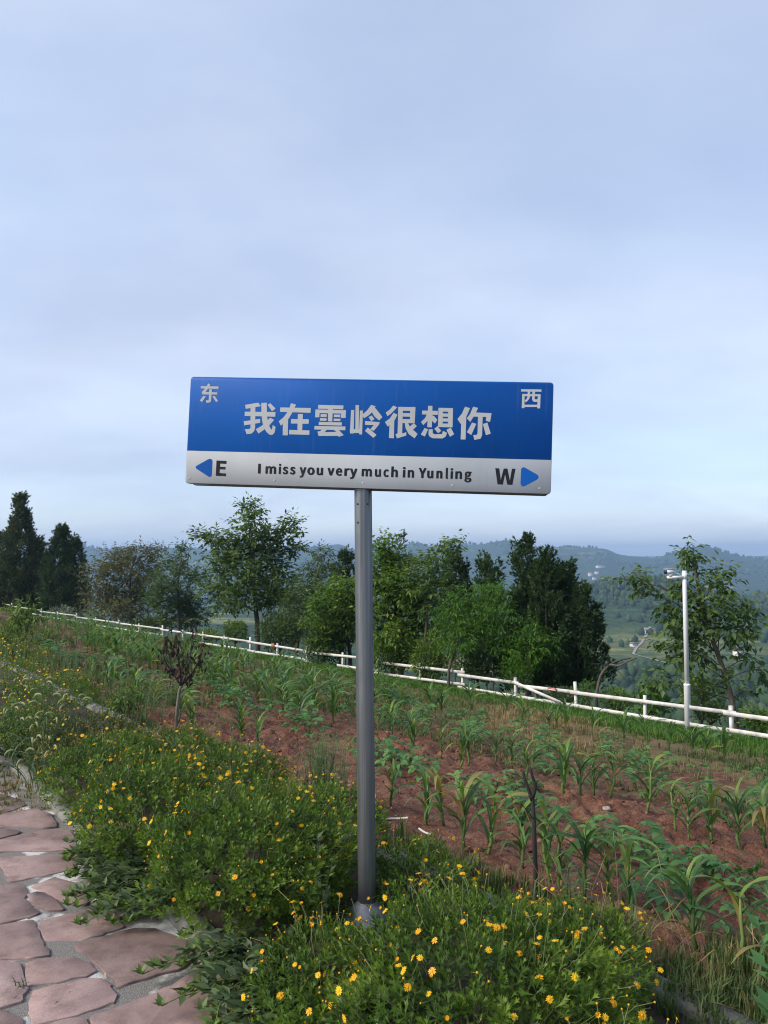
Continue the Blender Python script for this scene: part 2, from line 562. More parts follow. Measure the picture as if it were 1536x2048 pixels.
# ---- the field: red soil with clods, furrows, dry patches
def soil_mat():
    m, t, p = new_mat('red field soil')
    L = t.links.new
    co = N(t, 'ShaderNodeTexCoord')
    n1 = N(t, 'ShaderNodeTexNoise'); n1.inputs['Scale'].default_value = 9; n1.inputs['Detail'].default_value = 8; n1.inputs['Roughness'].default_value = .65
    L(co.outputs['Object'], n1.inputs['Vector'])
    n2 = N(t, 'ShaderNodeTexNoise'); n2.inputs['Scale'].default_value = 70; n2.inputs['Detail'].default_value = 6
    L(co.outputs['Object'], n2.inputs['Vector'])
    n3 = N(t, 'ShaderNodeTexNoise'); n3.inputs['Scale'].default_value = .7; n3.inputs['Detail'].default_value = 5
    L(co.outputs['Object'], n3.inputs['Vector'])
    r1 = ramp(t, [(.30, (.085, .034, .022)), (.5, (.155, .072, .048)), (.72, (.235, .125, .088))])
    L(n1.outputs['Fac'], r1.inputs[0])
    r2 = ramp(t, [(.35, (.55, .55, .55)), (.65, (1.2, 1.2, 1.2))])
    L(n2.outputs['Fac'], r2.inputs[0])
    mul = N(t, 'ShaderNodeMix', data_type='RGBA', blend_type='MULTIPLY'); mul.inputs[0].default_value = 1
    L(r1.outputs[0], mul.inputs[6]); L(r2.outputs[0], mul.inputs[7])
    sep = N(t, 'ShaderNodeSeparateXYZ'); L(co.outputs['Object'], sep.inputs[0])
    # litter of dry grass further down the field
    f = N(t, 'ShaderNodeMapRange'); f.inputs['From Min'].default_value = 5.5; f.inputs['From Max'].default_value = 9.5; f.inputs['To Min'].default_value = -.12; f.inputs['To Max'].default_value = .16
    L(sep.outputs['X'], f.inputs['Value'])
    ad = N(t, 'ShaderNodeMath', operation='ADD'); L(f.outputs[0], ad.inputs[0]); L(n3.outputs['Fac'], ad.inputs[1])
    ms = N(t, 'ShaderNodeMapRange', interpolation_type='SMOOTHSTEP'); ms.inputs['From Min'].default_value = .48; ms.inputs['From Max'].default_value = .62
    ms.inputs['To Max'].default_value = .8
    L(ad.outputs[0], ms.inputs['Value'])
    r3 = ramp(t, [(.35, (.10, .085, .04)), (.65, (.20, .15, .075))])
    L(n2.outputs['Fac'], r3.inputs[0])
    mx = N(t, 'ShaderNodeMix', data_type='RGBA'); L(ms.outputs[0], mx.inputs[0]); L(mul.outputs[2], mx.inputs[6]); L(r3.outputs[0], mx.inputs[7])
    g = N(t, 'ShaderNodeMapRange', interpolation_type='SMOOTHSTEP'); g.inputs['From Min'].default_value = 11.2; g.inputs['From Max'].default_value = 12.4
    L(sep.outputs['X'], g.inputs['Value'])
    mg = N(t, 'ShaderNodeMix', data_type='RGBA'); L(g.outputs[0], mg.inputs[0]); L(mx.outputs[2], mg.inputs[6]); mg.inputs[7].default_value = (.035, .06, .018, 1)
    L(mg.outputs[2], p.inputs['Base Color'])
    p.inputs['Roughness'].default_value = .95; p.inputs['Specular IOR Level'].default_value = .15
    bp = N(t, 'ShaderNodeBump'); bp.inputs['Strength'].default_value = .8; bp.inputs['Distance'].default_value = .015
    L(n2.outputs['Fac'], bp.inputs['Height']); L(bp.outputs[0], p.inputs['Normal'])
    return m


M['soil'] = soil_mat()
ROTZ = math.atan2(NY, NX)


def field_surface(s, t):
    """field height with clods"""
    z = land_z(np.maximum(s, 2.7), t)
    near = 1 - smooth(9, 14, s)
    c = np.abs(fbm(s / .13, t / .13, 3, 71)) * .17 * (.5 + 1.2 * vnoise(s / .7, t / .7, 90)) + fbm(s / .9, t / .9, 3, 77) * .08
    z = z + c * (.35 + .65 * near) + .02 * np.cos((s - 3.1) * 2 * pi / 2.1) * near
    z = z + .05 * smooth(12.8, 13.6, s) * fbm(s / .5, t / .5, 2, 5)
    return z


def build_field():
    S = np.concatenate([np.arange(2.58, 6.4, .036), np.arange(6.4, 17.1, .15)])
    T = np.concatenate([np.linspace(-30, -2, 40), np.linspace(-2, 1, 30)[1:], np.arange(1, 7.5, .036)[1:], np.arange(7.5, 20, .13), np.linspace(20, 110, 110)[1:]])
    s, t = np.meshgrid(S, T)
    z = field_surface(s, t)
    z = np.where(s < 2.62, z - .05, z)
    V = np.stack([s, t, z], 2).reshape(-1, 3)
    n, m = len(T), len(S)
    i = np.arange(n - 1)[:, None]; k = np.arange(m - 1)[None]
    q = np.stack([i * m + k, i * m + k + 1, (i + 1) * m + k + 1, (i + 1) * m + k], 2).reshape(-1, 4)
    o = obj('field_soil', mesh_from('field_soil', V, flat=(q.ravel(), np.full(len(q), 4)), smooth=True), M['soil'])
    o.rotation_euler = (0, 0, ROTZ)
    tag(o, kind='structure')


build_field()


def gz(x, y):
    s, t = ST(x, y)
    if s < 2.5:
        return 0.0
    return float(field_surface(np.array([s]), np.array([t]))[0])


# ---- path: mortar bed with crazy-paved flagstones
def mortar_mat():
    m, t, p = new_mat('gritty path mortar')
    L = t.links.new
    co = N(t, 'ShaderNodeTexCoord')
    a = N(t, 'ShaderNodeTexNoise'); a.inputs['Scale'].default_value = 140; a.inputs['Detail'].default_value = 5
    b = N(t, 'ShaderNodeTexNoise'); b.inputs['Scale'].default_value = 3.4; b.inputs['Detail'].default_value = 4
    v = N(t, 'ShaderNodeTexVoronoi'); v.inputs['Scale'].default_value = 190
    for n_ in (a, b, v):
        L(co.outputs['Object'], n_.inputs['Vector'])
    r1 = ramp(t, [(.3, (.10, .095, .09)), (.55, (.16, .152, .145)), (.75, (.22, .21, .20))])
    L(a.outputs['Fac'], r1.inputs[0])
    ms = N(t, 'ShaderNodeMapRange', interpolation_type='SMOOTHSTEP'); ms.inputs['From Min'].default_value = .53; ms.inputs['From Max'].default_value = .60
    L(b.outputs['Fac'], ms.inputs['Value'])
    r2 = ramp(t, [(.25, (.30, .30, .30)), (.6, (.52, .52, .52))])
    L(a.outputs['Fac'], r2.inputs[0])
    mx = N(t, 'ShaderNodeMix', data_type='RGBA'); L(ms.outputs[0], mx.inputs[0]); L(r1.outputs[0], mx.inputs[6]); L(r2.outputs[0], mx.inputs[7])
    L(mx.outputs[2], p.inputs['Base Color']); p.inputs['Roughness'].default_value = .95
    bp = N(t, 'ShaderNodeBump'); bp.inputs['Strength'].default_value = .45; bp.inputs['Distance'].default_value = .005
    L(v.outputs['Distance'], bp.inputs['Height']); L(bp.outputs[0], p.inputs['Normal'])
    return m


def stone_mat():
    m, t, p = new_mat('mauve sandstone flag')
    L = t.links.new
    co = N(t, 'ShaderNodeTexCoord'); oi = N(t, 'ShaderNodeObjectInfo')
    a = N(t, 'ShaderNodeTexNoise'); a.inputs['Scale'].default_value = 3; a.inputs['Detail'].default_value = 8; a.inputs['Roughness'].default_value = .6
    b = N(t, 'ShaderNodeTexNoise'); b.inputs['Scale'].default_value = 220; b.inputs['Detail'].default_value = 3
    c = N(t, 'ShaderNodeTexNoise'); c.inputs['Scale'].default_value = 18; c.inputs['Detail'].default_value = 4
    for n_ in (a, b, c):
        L(co.outputs['Object'], n_.inputs['Vector'])
    r = ramp(t, [(.3, (.175, .115, .110)), (.5, (.255, .175, .166)), (.7, (.335, .24, .225))])
    L(a.outputs['Fac'], r.inputs[0])
    hv = N(t, 'ShaderNodeHueSaturation')
    rv = N(t, 'ShaderNodeMapRange'); rv.inputs['To Min'].default_value = .66; rv.inputs['To Max'].default_value = 1.18
    L(oi.outputs['Random'], rv.inputs['Value']); L(rv.outputs[0], hv.inputs['Value'])
    L(r.outputs[0], hv.inputs['Color'])
    sn = N(t, 'ShaderNodeTexNoise'); sn.inputs['Scale'].default_value = 7; sn.inputs['Detail'].default_value = 9; sn.inputs['Roughness'].default_value = .7
    L(co.outputs['Object'], sn.inputs['Vector'])
    sr = ramp(t, [(.36, (.58, .55, .52)), (.52, (1, 1, 1)), (.75, (1.12, 1.1, 1.1))])
    L(sn.outputs['Fac'], sr.inputs[0])
    gr = ramp(t, [(.3, (.80, .80, .80)), (.7, (1.15, 1.15, 1.15))]); L(b.outputs['Fac'], gr.inputs[0])
    m1 = N(t, 'ShaderNodeMix', data_type='RGBA', blend_type='MULTIPLY'); m1.inputs[0].default_value = .8
    L(hv.outputs[0], m1.inputs[6]); L(sr.outputs[0], m1.inputs[7])
    m2 = N(t, 'ShaderNodeMix', data_type='RGBA', blend_type='MULTIPLY'); m2.inputs[0].default_value = 1
    L(m1.outputs[2], m2.inputs[6]); L(gr.outputs[0], m2.inputs[7])
    # a few pale scuffs
    ms = N(t, 'ShaderNodeMapRange', interpolation_type='SMOOTHSTEP'); ms.inputs['From Min'].default_value = .70; ms.inputs['From Max'].default_value = .76
    ms.inputs['To Max'].default_value = .6
    L(c.outputs['Fac'], ms.inputs['Value'])
    mx = N(t, 'ShaderNodeMix', data_type='RGBA'); L(ms.outputs[0], mx.inputs[0]); L(m2.outputs[2], mx.inputs[6]); mx.inputs[7].default_value = (.42, .36, .35, 1)
    L(mx.outputs[2], p.inputs['Base Color']); p.inputs['Roughness'].default_value = .78
    ad = N(t, 'ShaderNodeMath', operation='MULTIPLY_ADD'); L(a.outputs['Fac'], ad.inputs[0]); ad.inputs[1].default_value = 1.2; L(b.outputs['Fac'], ad.inputs[2])
    bp = N(t, 'ShaderNodeBump'); bp.inputs['Strength'].default_value = .22; bp.inputs['Distance'].default_value = .006
    L(ad.outputs[0], bp.inputs['Height']); L(bp.outputs[0], p.inputs['Normal'])
    return m


M['mortar'] = mortar_mat(); M['flag'] = stone_mat()


def grid_sheet(name, s0, s1, ds, t0, t1, dt, zf, mat, parent=None):
    S = np.arange(s0, s1 + 1e-6, ds); T = np.arange(t0, t1 + 1e-6, dt)
    s, t = np.meshgrid(S, T)
    x, y = XY(s, t)
    V = np.stack([x, y, zf(s, t)], 2).reshape(-1, 3)
    n, m = len(T), len(S)
    i = np.arange(n - 1)[:, None]; k = np.arange(m - 1)[None]
    q = np.stack([i * m + k, i * m + k + 1, (i + 1) * m + k + 1, (i + 1) * m + k], 2).reshape(-1, 4)
    o = obj(name, mesh_from(name, V, flat=(q.ravel(), np.full(len(q), 4)), smooth=True), mat, parent)
    return o


path = grid_sheet('path', -4.0, 1.42, .06, -6, 30, .12, lambda s, t: -.008 + .008 * fbm(s / .2, t / .2, 3, 9), M['mortar'])
tag(path, kind='structure')


def flagstone(poly, top=0.0):
    """bevelled irregular slab, polygon rounded and roughened"""
    P = np.array(poly, float)
    # corner cutting, then ragged edge
    for _ in range(1):
        Q = np.roll(P, -1, 0)
        P = np.stack([P * .93 + Q * .07, P * .07 + Q * .93], 1).reshape(-1, 2)
    out = []
    for i in range(len(P)):
        a, b = P[i], P[(i + 1) % len(P)]
        k = max(1, int(np.linalg.norm(b - a) / .035))
        for j in range(k):
            out.append(a + (b - a) * j / k)
    P = np.array(out); c = P.mean(0)
    P = P + rng.normal(0, .0045, P.shape)
    P = c + (P - c) * (1 + .014 / np.linalg.norm(P - c, axis=1, keepdims=True))
    d = P - c; L_ = np.linalg.norm(d, axis=1, keepdims=True)
    tx, ty = rng.normal(0, .003, 2)

    def ring(ins, z):
        q = c + d * (L_ - ins) / L_
        return np.column_stack([q, np.full(len(q), z) + (q - c) @ np.array([tx, ty])])
    rings = [ring(-.003, top - .06), ring(0, top - .004), ring(.001, top - .001), ring(.003, top)]
    n = len(P)
    V = np.vstack(rings)
    F = [(r * n + k, r * n + (k + 1) % n, (r + 1) * n + (k + 1) % n, (r + 1) * n + k) for r in range(3) for k in range(n)]
    F += [tuple(range(3 * n, 4 * n))]
    area = 0.5 * np.sum(P[:, 0] * np.roll(P[:, 1], -1) - P[:, 1] * np.roll(P[:, 0], -1))
    if area < 0:
        F = [f[::-1] for f in F]
    return mesh_from('flagstone', V, F)


STONES=[[[-2.794,5.219],[-2.575,5.129],[-2.48,5.076],[-2.306,4.923],[-2.332,4.843],[-2.385,4.758],[-2.513,4.704]],[[-2.399,4.587],[-2.345,4.74],[-2.199,4.833],[-2.07,4.734],[-1.934,4.531],[-2.009,4.509],[-2.289,4.57]],[[-2.419,4.531],[-2.258,4.509],[-2.12,4.45],[-2.12,4.41],[-2.177,4.35],[-2.304,4.32]],[[-2.237,4.283],[-2.161,4.32],[-2.025,4.436],[-1.898,4.482],[-1.84,4.463],[-1.683,4.198],[-1.809,4.17],[-1.951,4.179],[-2.077,4.156],[-2.143,4.142]],[[-2.157,4.05],[-2.033,4.069],[-1.823,4.101],[-1.625,4.124],[-1.604,3.942],[-1.729,3.855],[-1.842,3.792],[-1.928,3.932],[-2.006,4.017]],[[-1.698,3.726],[-1.632,3.827],[-1.452,3.735],[-1.369,3.549],[-1.435,3.554],[-1.544,3.627]],[[-1.678,3.648],[-1.644,3.662],[-1.601,3.648],[-1.506,3.558],[-1.454,3.495],[-1.527,3.5],[-1.6,3.549]],[[-1.975,3.717],[-1.855,3.72],[-1.801,3.769],[-1.719,3.689],[-1.683,3.592],[-1.556,3.475],[-1.585,3.428],[-1.682,3.381],[-1.784,3.366]],[[-1.756,3.314],[-1.66,3.339],[-1.545,3.387],[-1.503,3.329],[-1.451,3.236],[-1.347,3.109],[-1.43,3.088],[-1.528,3.08],[-1.624,3.071]],[[-1.499,3.374],[-1.408,3.436],[-1.327,3.5],[-1.219,3.456],[-1.131,3.329],[-1.201,3.285],[-1.267,3.236],[-1.401,3.233],[-1.44,3.285]],[[-1.267,3.175],[-1.181,3.233],[-1.076,3.3],[-0.991,3.304],[-0.821,3.208],[-0.749,3.105],[-0.802,3.014],[-0.914,2.952],[-0.997,2.898],[-1.061,2.992],[-1.167,3.097]],[[-1.395,3.031],[-1.367,3.068],[-1.245,3.08],[-1.169,3.043],[-1.125,2.992],[-1.157,2.963],[-1.239,2.929],[-1.314,2.901]],[[-1.604,3.034],[-1.512,3.05],[-1.435,3.026],[-1.334,2.879],[-1.306,2.799],[-1.365,2.762],[-1.445,2.744]],[[-1.291,2.852],[-1.225,2.895],[-1.082,2.934],[-1.026,2.887],[-0.992,2.836],[-0.986,2.789],[-1.063,2.729],[-1.194,2.669],[-1.238,2.744]],[[-1.011,2.709],[-0.892,2.786],[-0.794,2.868],[-0.717,3.016],[-0.653,2.963],[-0.477,2.774],[-0.409,2.586],[-0.689,2.501],[-0.921,2.543]],[[-1.397,2.709],[-1.327,2.722],[-1.247,2.673],[-1.188,2.586],[-1.308,2.543]],[[-1.127,2.659],[-1.046,2.687],[-1.004,2.639],[-1.043,2.568],[-1.134,2.586]]]

for i_, pl in enumerate(STONES):
    obj('flagstone', flagstone(pl, rng.uniform(-.002, .003)), M['flag'], path)
# the paving goes on around the traced stones
cells = []
for i_ in range(-9, 6):
    for j_ in range(-6, 40):
        s_ = .33 + i_ * .36 + .12 * (j_ % 2); t_ = j_ * .42 + .05
        if -2.6 < s_ < 1.15 and not (s_ > .52 and 2.35 < t_ < 5.75) and t_ < 11:
            cells.append((s_, t_))
corner = {}


def jit(i, j):
    k = (round(i, 3), round(j, 3))
    if k not in corner:
        corner[k] = rng.uniform(-.06, .06, 2)
    return np.array(k) + corner[k]


for s_, t_ in cells:
    if rng.random() < .06:
        continue
    pl = [jit(s_ - .155, t_ - .19), jit(s_ + .155, t_ - .19), jit(s_ + .165, t_), jit(s_ + .155, t_ + .19), jit(s_ - .155, t_ + .19)]
    obj('flagstone', flagstone([XY(*q) for q in pl], rng.uniform(-.004, .005)), M['flag'], path)
slab = MB()
sx, sy = XY(.78, 6.35)
slab.box((sx, sy, -.01), (.75, .5, .05), np.array([[NX, -NY, 0], [NY, NX, 0], [0, 0, 1]]))
slab.build('pale_slab', M['palestone'], path)

# ---- planting bed soil, its kerb and the field edging, stone by stone
bed = grid_sheet('planting_bed', 1.46, 2.54, .06, -6, 34, .1, lambda s, t: .0 + .05 * np.sin((s - 1.46) / 1.08 * pi) + .03 * fbm(s / .2, t / .2, 3, 15), M['humus'])
tag(bed, kind='structure')


def kerb_row(name, s0, s1, ztop, zbot, t0, t1, step):
    k = empty(name, (0, 0, 0)); tag(k, kind='structure')
    t_ = t0
    while t_ < t1:
        ln = step * rng.uniform(.9, 1.1)
        mb = MB(); zt = ztop + rng.uniform(-.008, .008); o_ = rng.uniform(-.008, .008)
        S_ = [s0 + o_, s0 + o_ + .008, s1 + o_ - .008, s1 + o_]; Z_ = [zt - .012, zt, zt, zt - .012]
        V = []; m_ = 9
        for a in range(m_):
            tt = t_ + .004 + (ln - .008) * a / (m_ - 1)
            for q in range(4):
                x, y = XY(S_[q] + rng.normal(0, .002), tt); V.append((x, y, Z_[q] + rng.normal(0, .0015)))
            for q in (3, 0):
                x, y = XY(S_[q], tt); V.append((x, y, zbot))
        F = [(a * 6 + q, a * 6 + (q + 1) % 6, (a + 1) * 6 + (q + 1) % 6, (a + 1) * 6 + q) for a in range(m_ - 1) for q in range(6)]
        F += [tuple(range(6))[::-1], tuple(range((m_ - 1) * 6, m_ * 6))]
        mb.add(V, F); mb.build('kerb_stone', M['concrete'], k)
        t_ += ln
    return k


kerb_row('path_kerb', 1.37, 1.47, .025, -.1, -2.0, 14, .6)
kerb_row('bed_edging', 2.50, 2.61, .04, -.2, -2.0, 24, .8)

# ================================================================== THE SIGN
CJK={"wo":[[[-539.4,115.3],[-481.0,126.2],[-467.8,111.1],[-534.7,97.7]],[[-514.3,107.5],[-492.5,111.7],[-488.9,16.2],[-492.7,-0.7],[-504.6,-11.4],[-525.4,-14.1],[-534.8,7.7],[-515.1,9.3],[-509.7,13.9]],[[-538.7,85.3],[-401.5,86.2],[-401.3,65.6],[-538.5,66.5]],[[-541.5,42.4],[-468.1,55.2],[-467.2,37.3],[-537.9,24.5]],[[-466.6,125.3],[-442.0,126.6],[-438.8,75.3],[-432.5,38.0],[-422.8,17.7],[-415.9,7.8],[-413.1,12.3],[-410.9,29.2],[-397.7,20.1],[-401.0,-4.2],[-410.0,-14.5],[-423.2,-14.0],[-436.9,-3.1],[-449.2,15.2],[-458.0,41.2],[-463.4,74.8]],[[-424.9,60.6],[-405.2,52.1],[-428.7,23.2],[-450.6,5.9],[-472.5,-10.3],[-485.9,8.8],[-462.7,22.4],[-441.0,41.6]],[[-438.1,117.3],[-426.8,125.0],[-401.5,101.5],[-416.8,89.2]]],"zai":[[[-381.4,107.1],[-245.8,107.2],[-246.3,86.0],[-381.2,87.7]],[[-334.4,126.8],[-312.0,120.8],[-322.7,92.6],[-340.1,60.5],[-354.2,41.6],[-375.0,27.3],[-385.3,45.8],[-364.7,63.8],[-348.8,86.5],[-340.2,105.3]],[[-366.9,54.4],[-344.0,64.2],[-342.2,-15.1],[-364.8,-14.9]],[[-330.5,57.0],[-252.2,57.6],[-252.1,37.9],[-330.7,37.3]],[[-301.5,80.0],[-279.7,79.7],[-279.2,0.4],[-300.5,-0.0]],[[-337.0,9.2],[-247.0,8.6],[-246.9,-10.7],[-336.8,-10.5]]],"yun":[[[-213.5,121.6],[-102.5,121.2],[-102.9,104.5],[-213.5,104.9]],[[-224.9,101.3],[-90.9,101.0],[-90.6,85.4],[-225.0,85.7]],[[-224.9,101.3],[-205.9,101.3],[-206.3,67.1],[-224.9,66.7]],[[-112.0,100.6],[-90.9,101.0],[-91.0,66.9],[-111.8,67.2]],[[-169.4,110.6],[-148.5,111.0],[-148.9,49.7],[-167.5,50.4]],[[-200.9,81.3],[-174.1,81.1],[-174.3,69.2],[-201.1,69.0]],[[-202.8,63.8],[-174.1,63.3],[-174.3,52.5],[-203.4,52.6]],[[-142.8,80.7],[-114.6,80.5],[-114.8,69.4],[-143.1,69.5]],[[-142.8,62.8],[-113.1,62.7],[-113.4,52.3],[-143.1,52.5]],[[-207.6,47.0],[-106.1,46.9],[-106.6,32.9],[-207.8,33.2]],[[-225.5,28.8],[-89.8,29.2],[-90.2,12.9],[-226.3,13.5]],[[-188.5,17.3],[-166.2,17.8],[-180.4,2.7],[-128.5,5.0],[-139.9,12.9],[-123.5,18.8],[-96.0,-8.7],[-116.4,-16.5],[-122.2,-12.2],[-205.7,-14.9],[-212.1,4.9],[-201.0,5.9]]],"ling":[[[-68.6,102.0],[-54.9,102.3],[-53.0,-0.1],[-69.4,-0.5]],[[-49.9,123.8],[-34.4,124.1],[-31.7,11.8],[-46.2,11.4]],[[-29.8,100.5],[-16.7,100.8],[-16.1,-3.8],[-29.7,-3.2]],[[-70.2,18.6],[-17.0,18.9],[-16.4,3.5],[-69.4,0.5]],[[18.2,126.1],[37.5,120.1],[29.2,101.7],[13.1,83.2],[-10.3,66.8],[-20.0,81.6],[1.0,101.1]],[[28.5,117.6],[37.9,111.0],[69.1,74.3],[55.3,58.6],[33.7,76.8],[19.3,99.2]],[[9.0,72.2],[22.3,79.7],[35.1,64.6],[21.9,55.2]],[[-5.3,55.5],[58.3,51.4],[55.5,40.9],[34.0,13.2],[17.9,19.7],[33.0,38.2],[-5.5,38.2]],[[7.6,27.6],[46.9,-4.6],[32.9,-17.1],[-4.5,12.4]]],"hen":[[[114.2,125.2],[131.6,117.4],[105.6,89.6],[90.7,78.0],[82.9,93.7],[100.4,107.7]],[[116.7,93.5],[133.7,85.7],[122.4,60.5],[94.2,32.7],[80.8,52.8],[101.8,69.1]],[[101.1,64.6],[120.8,69.5],[122.2,-16.8],[100.6,-16.0]],[[136.0,119.7],[156.3,119.7],[156.9,4.7],[175.1,10.6],[174.7,-3.9],[135.7,-17.0],[128.3,-0.4],[137.1,5.2]],[[136.0,119.7],[210.2,120.3],[210.3,103.5],[135.7,102.9]],[[187.7,119.8],[210.2,120.3],[209.5,50.2],[188.9,49.7]],[[155.0,93.3],[195.4,93.3],[196.0,77.9],[155.6,78.0]],[[156.0,67.1],[208.9,67.3],[208.6,50.2],[156.6,49.9]],[[165.3,56.9],[178.8,55.8],[188.6,34.8],[223.3,4.0],[211.0,-15.2],[185.2,3.1],[170.9,27.6]],[[206.0,50.1],[218.9,37.7],[198.2,17.0],[184.2,32.5]]],"xiang":[[[239.8,105.9],[306.8,105.5],[306.5,88.3],[239.5,89.2]],[[264.1,127.2],[282.9,126.7],[283.4,33.8],[263.8,34.2]],[[260.5,90.5],[271.9,84.0],[268.0,65.9],[246.5,42.9],[236.2,56.2],[252.2,72.3]],[[283.0,86.5],[292.0,82.2],[305.9,66.7],[296.2,50.7],[281.5,63.9]],[[309.1,119.1],[327.8,119.0],[329.2,35.7],[309.2,36.1]],[[350.0,119.0],[370.9,118.9],[371.5,35.7],[351.9,35.7]],[[309.1,119.1],[370.9,118.9],[371.5,103.2],[309.6,102.8]],[[325.0,95.0],[354.0,94.7],[354.4,81.2],[325.5,81.1]],[[325.7,73.9],[354.7,73.6],[355.1,59.6],[326.2,59.9]],[[309.6,51.4],[371.8,51.9],[371.5,35.7],[309.2,35.7]],[[252.3,30.4],[267.7,25.3],[254.9,-6.5],[237.2,2.1]],[[270.3,25.4],[287.3,25.7],[287.8,9.5],[294.7,4.3],[328.0,6.4],[331.1,20.0],[349.2,11.4],[343.9,-4.4],[330.9,-12.8],[288.6,-12.9],[275.0,-6.0],[270.2,2.8]],[[306.9,39.7],[324.0,19.8],[311.0,9.2],[294.3,28.1]],[[346.1,24.8],[364.4,34.2],[379.5,6.3],[362.1,-4.9]]],"ni":[[[421.7,126.2],[443.2,120.4],[429.7,85.0],[406.4,50.9],[391.1,72.1],[409.4,95.8]],[[407.8,75.6],[428.8,85.0],[428.4,-15.0],[407.7,-15.0]],[[456.2,126.9],[477.6,121.9],[464.8,92.5],[445.9,60.7],[431.3,76.1],[444.8,96.6]],[[462.3,102.3],[535.1,100.2],[529.7,62.5],[511.0,67.5],[513.6,83.6],[458.5,84.3]],[[478.2,88.3],[498.0,88.7],[497.9,5.9],[492.2,-9.9],[466.0,-15.9],[460.0,5.0],[474.1,5.8],[478.3,12.1]],[[454.0,58.6],[471.8,53.2],[452.1,4.8],[433.2,16.5]],[[500.0,52.9],[518.3,60.0],[534.2,12.5],[513.8,5.8]]],"dong":[[[-743.6,195.3],[-662.7,194.8],[-662.6,184.2],[-743.5,185.1]],[[-710.4,208.0],[-700.0,202.9],[-708.1,187.9],[-719.6,170.2],[-724.6,164.0],[-734.0,158.2],[-737.7,168.6],[-727.2,179.7],[-716.5,195.6]],[[-735.5,169.1],[-667.1,168.5],[-667.1,158.9],[-734.0,158.2]],[[-704.2,181.9],[-692.5,181.6],[-692.7,131.4],[-695.8,124.0],[-713.4,120.6],[-717.6,132.3],[-704.3,132.5]],[[-729.3,152.1],[-717.8,149.7],[-733.1,124.6],[-744.6,130.5]],[[-688.3,149.8],[-678.3,152.6],[-661.2,129.9],[-670.2,125.3]]],"xi":[[[656.5,205.7],[741.7,206.2],[741.7,196.3],[656.2,195.9]],[[661.6,185.7],[738.6,185.6],[738.6,176.7],[661.6,175.9]],[[661.6,185.7],[671.4,185.9],[672.5,124.8],[660.9,124.6]],[[727.0,185.4],[738.6,185.6],[737.9,125.1],[725.7,125.1]],[[671.5,139.4],[728.2,140.5],[727.9,130.8],[671.7,129.7]],[[684.2,197.4],[694.2,197.6],[694.4,175.1],[691.3,165.2],[685.8,157.3],[677.4,149.3],[672.2,158.0],[679.9,164.0],[683.9,174.9]],[[704.2,197.7],[715.2,197.9],[714.0,163.7],[728.5,163.5],[728.6,152.5],[711.7,152.4],[705.3,157.7],[703.5,163.5]]]}
BLACK={"E":[[[-655.3,-133.2],[-610.1,-134.4],[-610.3,-147.2],[-638.2,-146.4],[-638.7,-160.1],[-612.9,-161.0],[-613.1,-172.2],[-639.0,-171.7],[-638.9,-188.2],[-608.9,-189.8],[-609.9,-201.9],[-655.1,-200.7]]],"W":[[[557.6,-134.2],[574.3,-134.7],[582.0,-184.0],[593.0,-134.8],[608.3,-134.4],[620.3,-185.8],[627.4,-134.6],[642.2,-134.2],[631.2,-203.2],[610.3,-202.9],[599.4,-158.3],[591.2,-203.1],[569.2,-202.7]]]}
ARROW={"r":[[[674.8,-127.1],[680.5,-127.9],[732.5,-156.1],[737.3,-160.6],[739.4,-167.5],[737.7,-172.7],[733.1,-177.3],[682.7,-207.1],[676.1,-208.7],[669.9,-206.2],[666.4,-200.9],[665.2,-195.1],[665.6,-138.0],[666.9,-132.2],[670.1,-128.8]]],"l":[[[-684.5,-126.7],[-678.6,-128.1],[-674.7,-132.9],[-673.4,-141.7],[-673.4,-196.0],[-675.1,-202.9],[-680.3,-206.7],[-687.3,-205.7],[-742.6,-173.0],[-747.0,-169.1],[-747.6,-165.0],[-744.6,-159.7],[-693.4,-129.3]]]}
LATIN=[["I",-467.6,-185.5,12.2,0.0],["m",-434.3,-185.5,47.8,0.0021],["i",-375.6,-185.4,10.5,0.0],["s",-358.2,-185.4,25.0,0.0],["s",-326.0,-185.4,25.0,0.004],["y",-283.7,-185.3,30.1,0.0],["o",-249.6,-185.3,33.3,0.0],["u",-208.7,-185.3,29.2,0.0034],["v",-161.0,-185.2,31.0,0.0],["e",-124.5,-185.2,28.6,0.0],["r",-87.2,-185.2,24.0,0.0042],["y",-63.2,-185.1,32.6,0.0],["m",-12.0,-185.1,45.1,0.0],["u",45.3,-185.1,27.0,0.0037],["c",82.2,-185.0,23.9,0.0],["h",115.9,-185.0,29.2,0.0],["i",165.2,-185.0,12.6,0.0079],["n",186.7,-184.9,28.1,0.0],["Y",233.6,-184.9,33.4,0.0],["u",270.1,-184.9,27.1,0.0037],["n",309.2,-184.8,26.6,0.0],["l",349.1,-184.8,11.0,0.0],["i",369.0,-184.8,11.9,0.0],["n",389.7,-184.8,29.2,0.0034],["g",428.6,-184.7,30.8,0.0]]
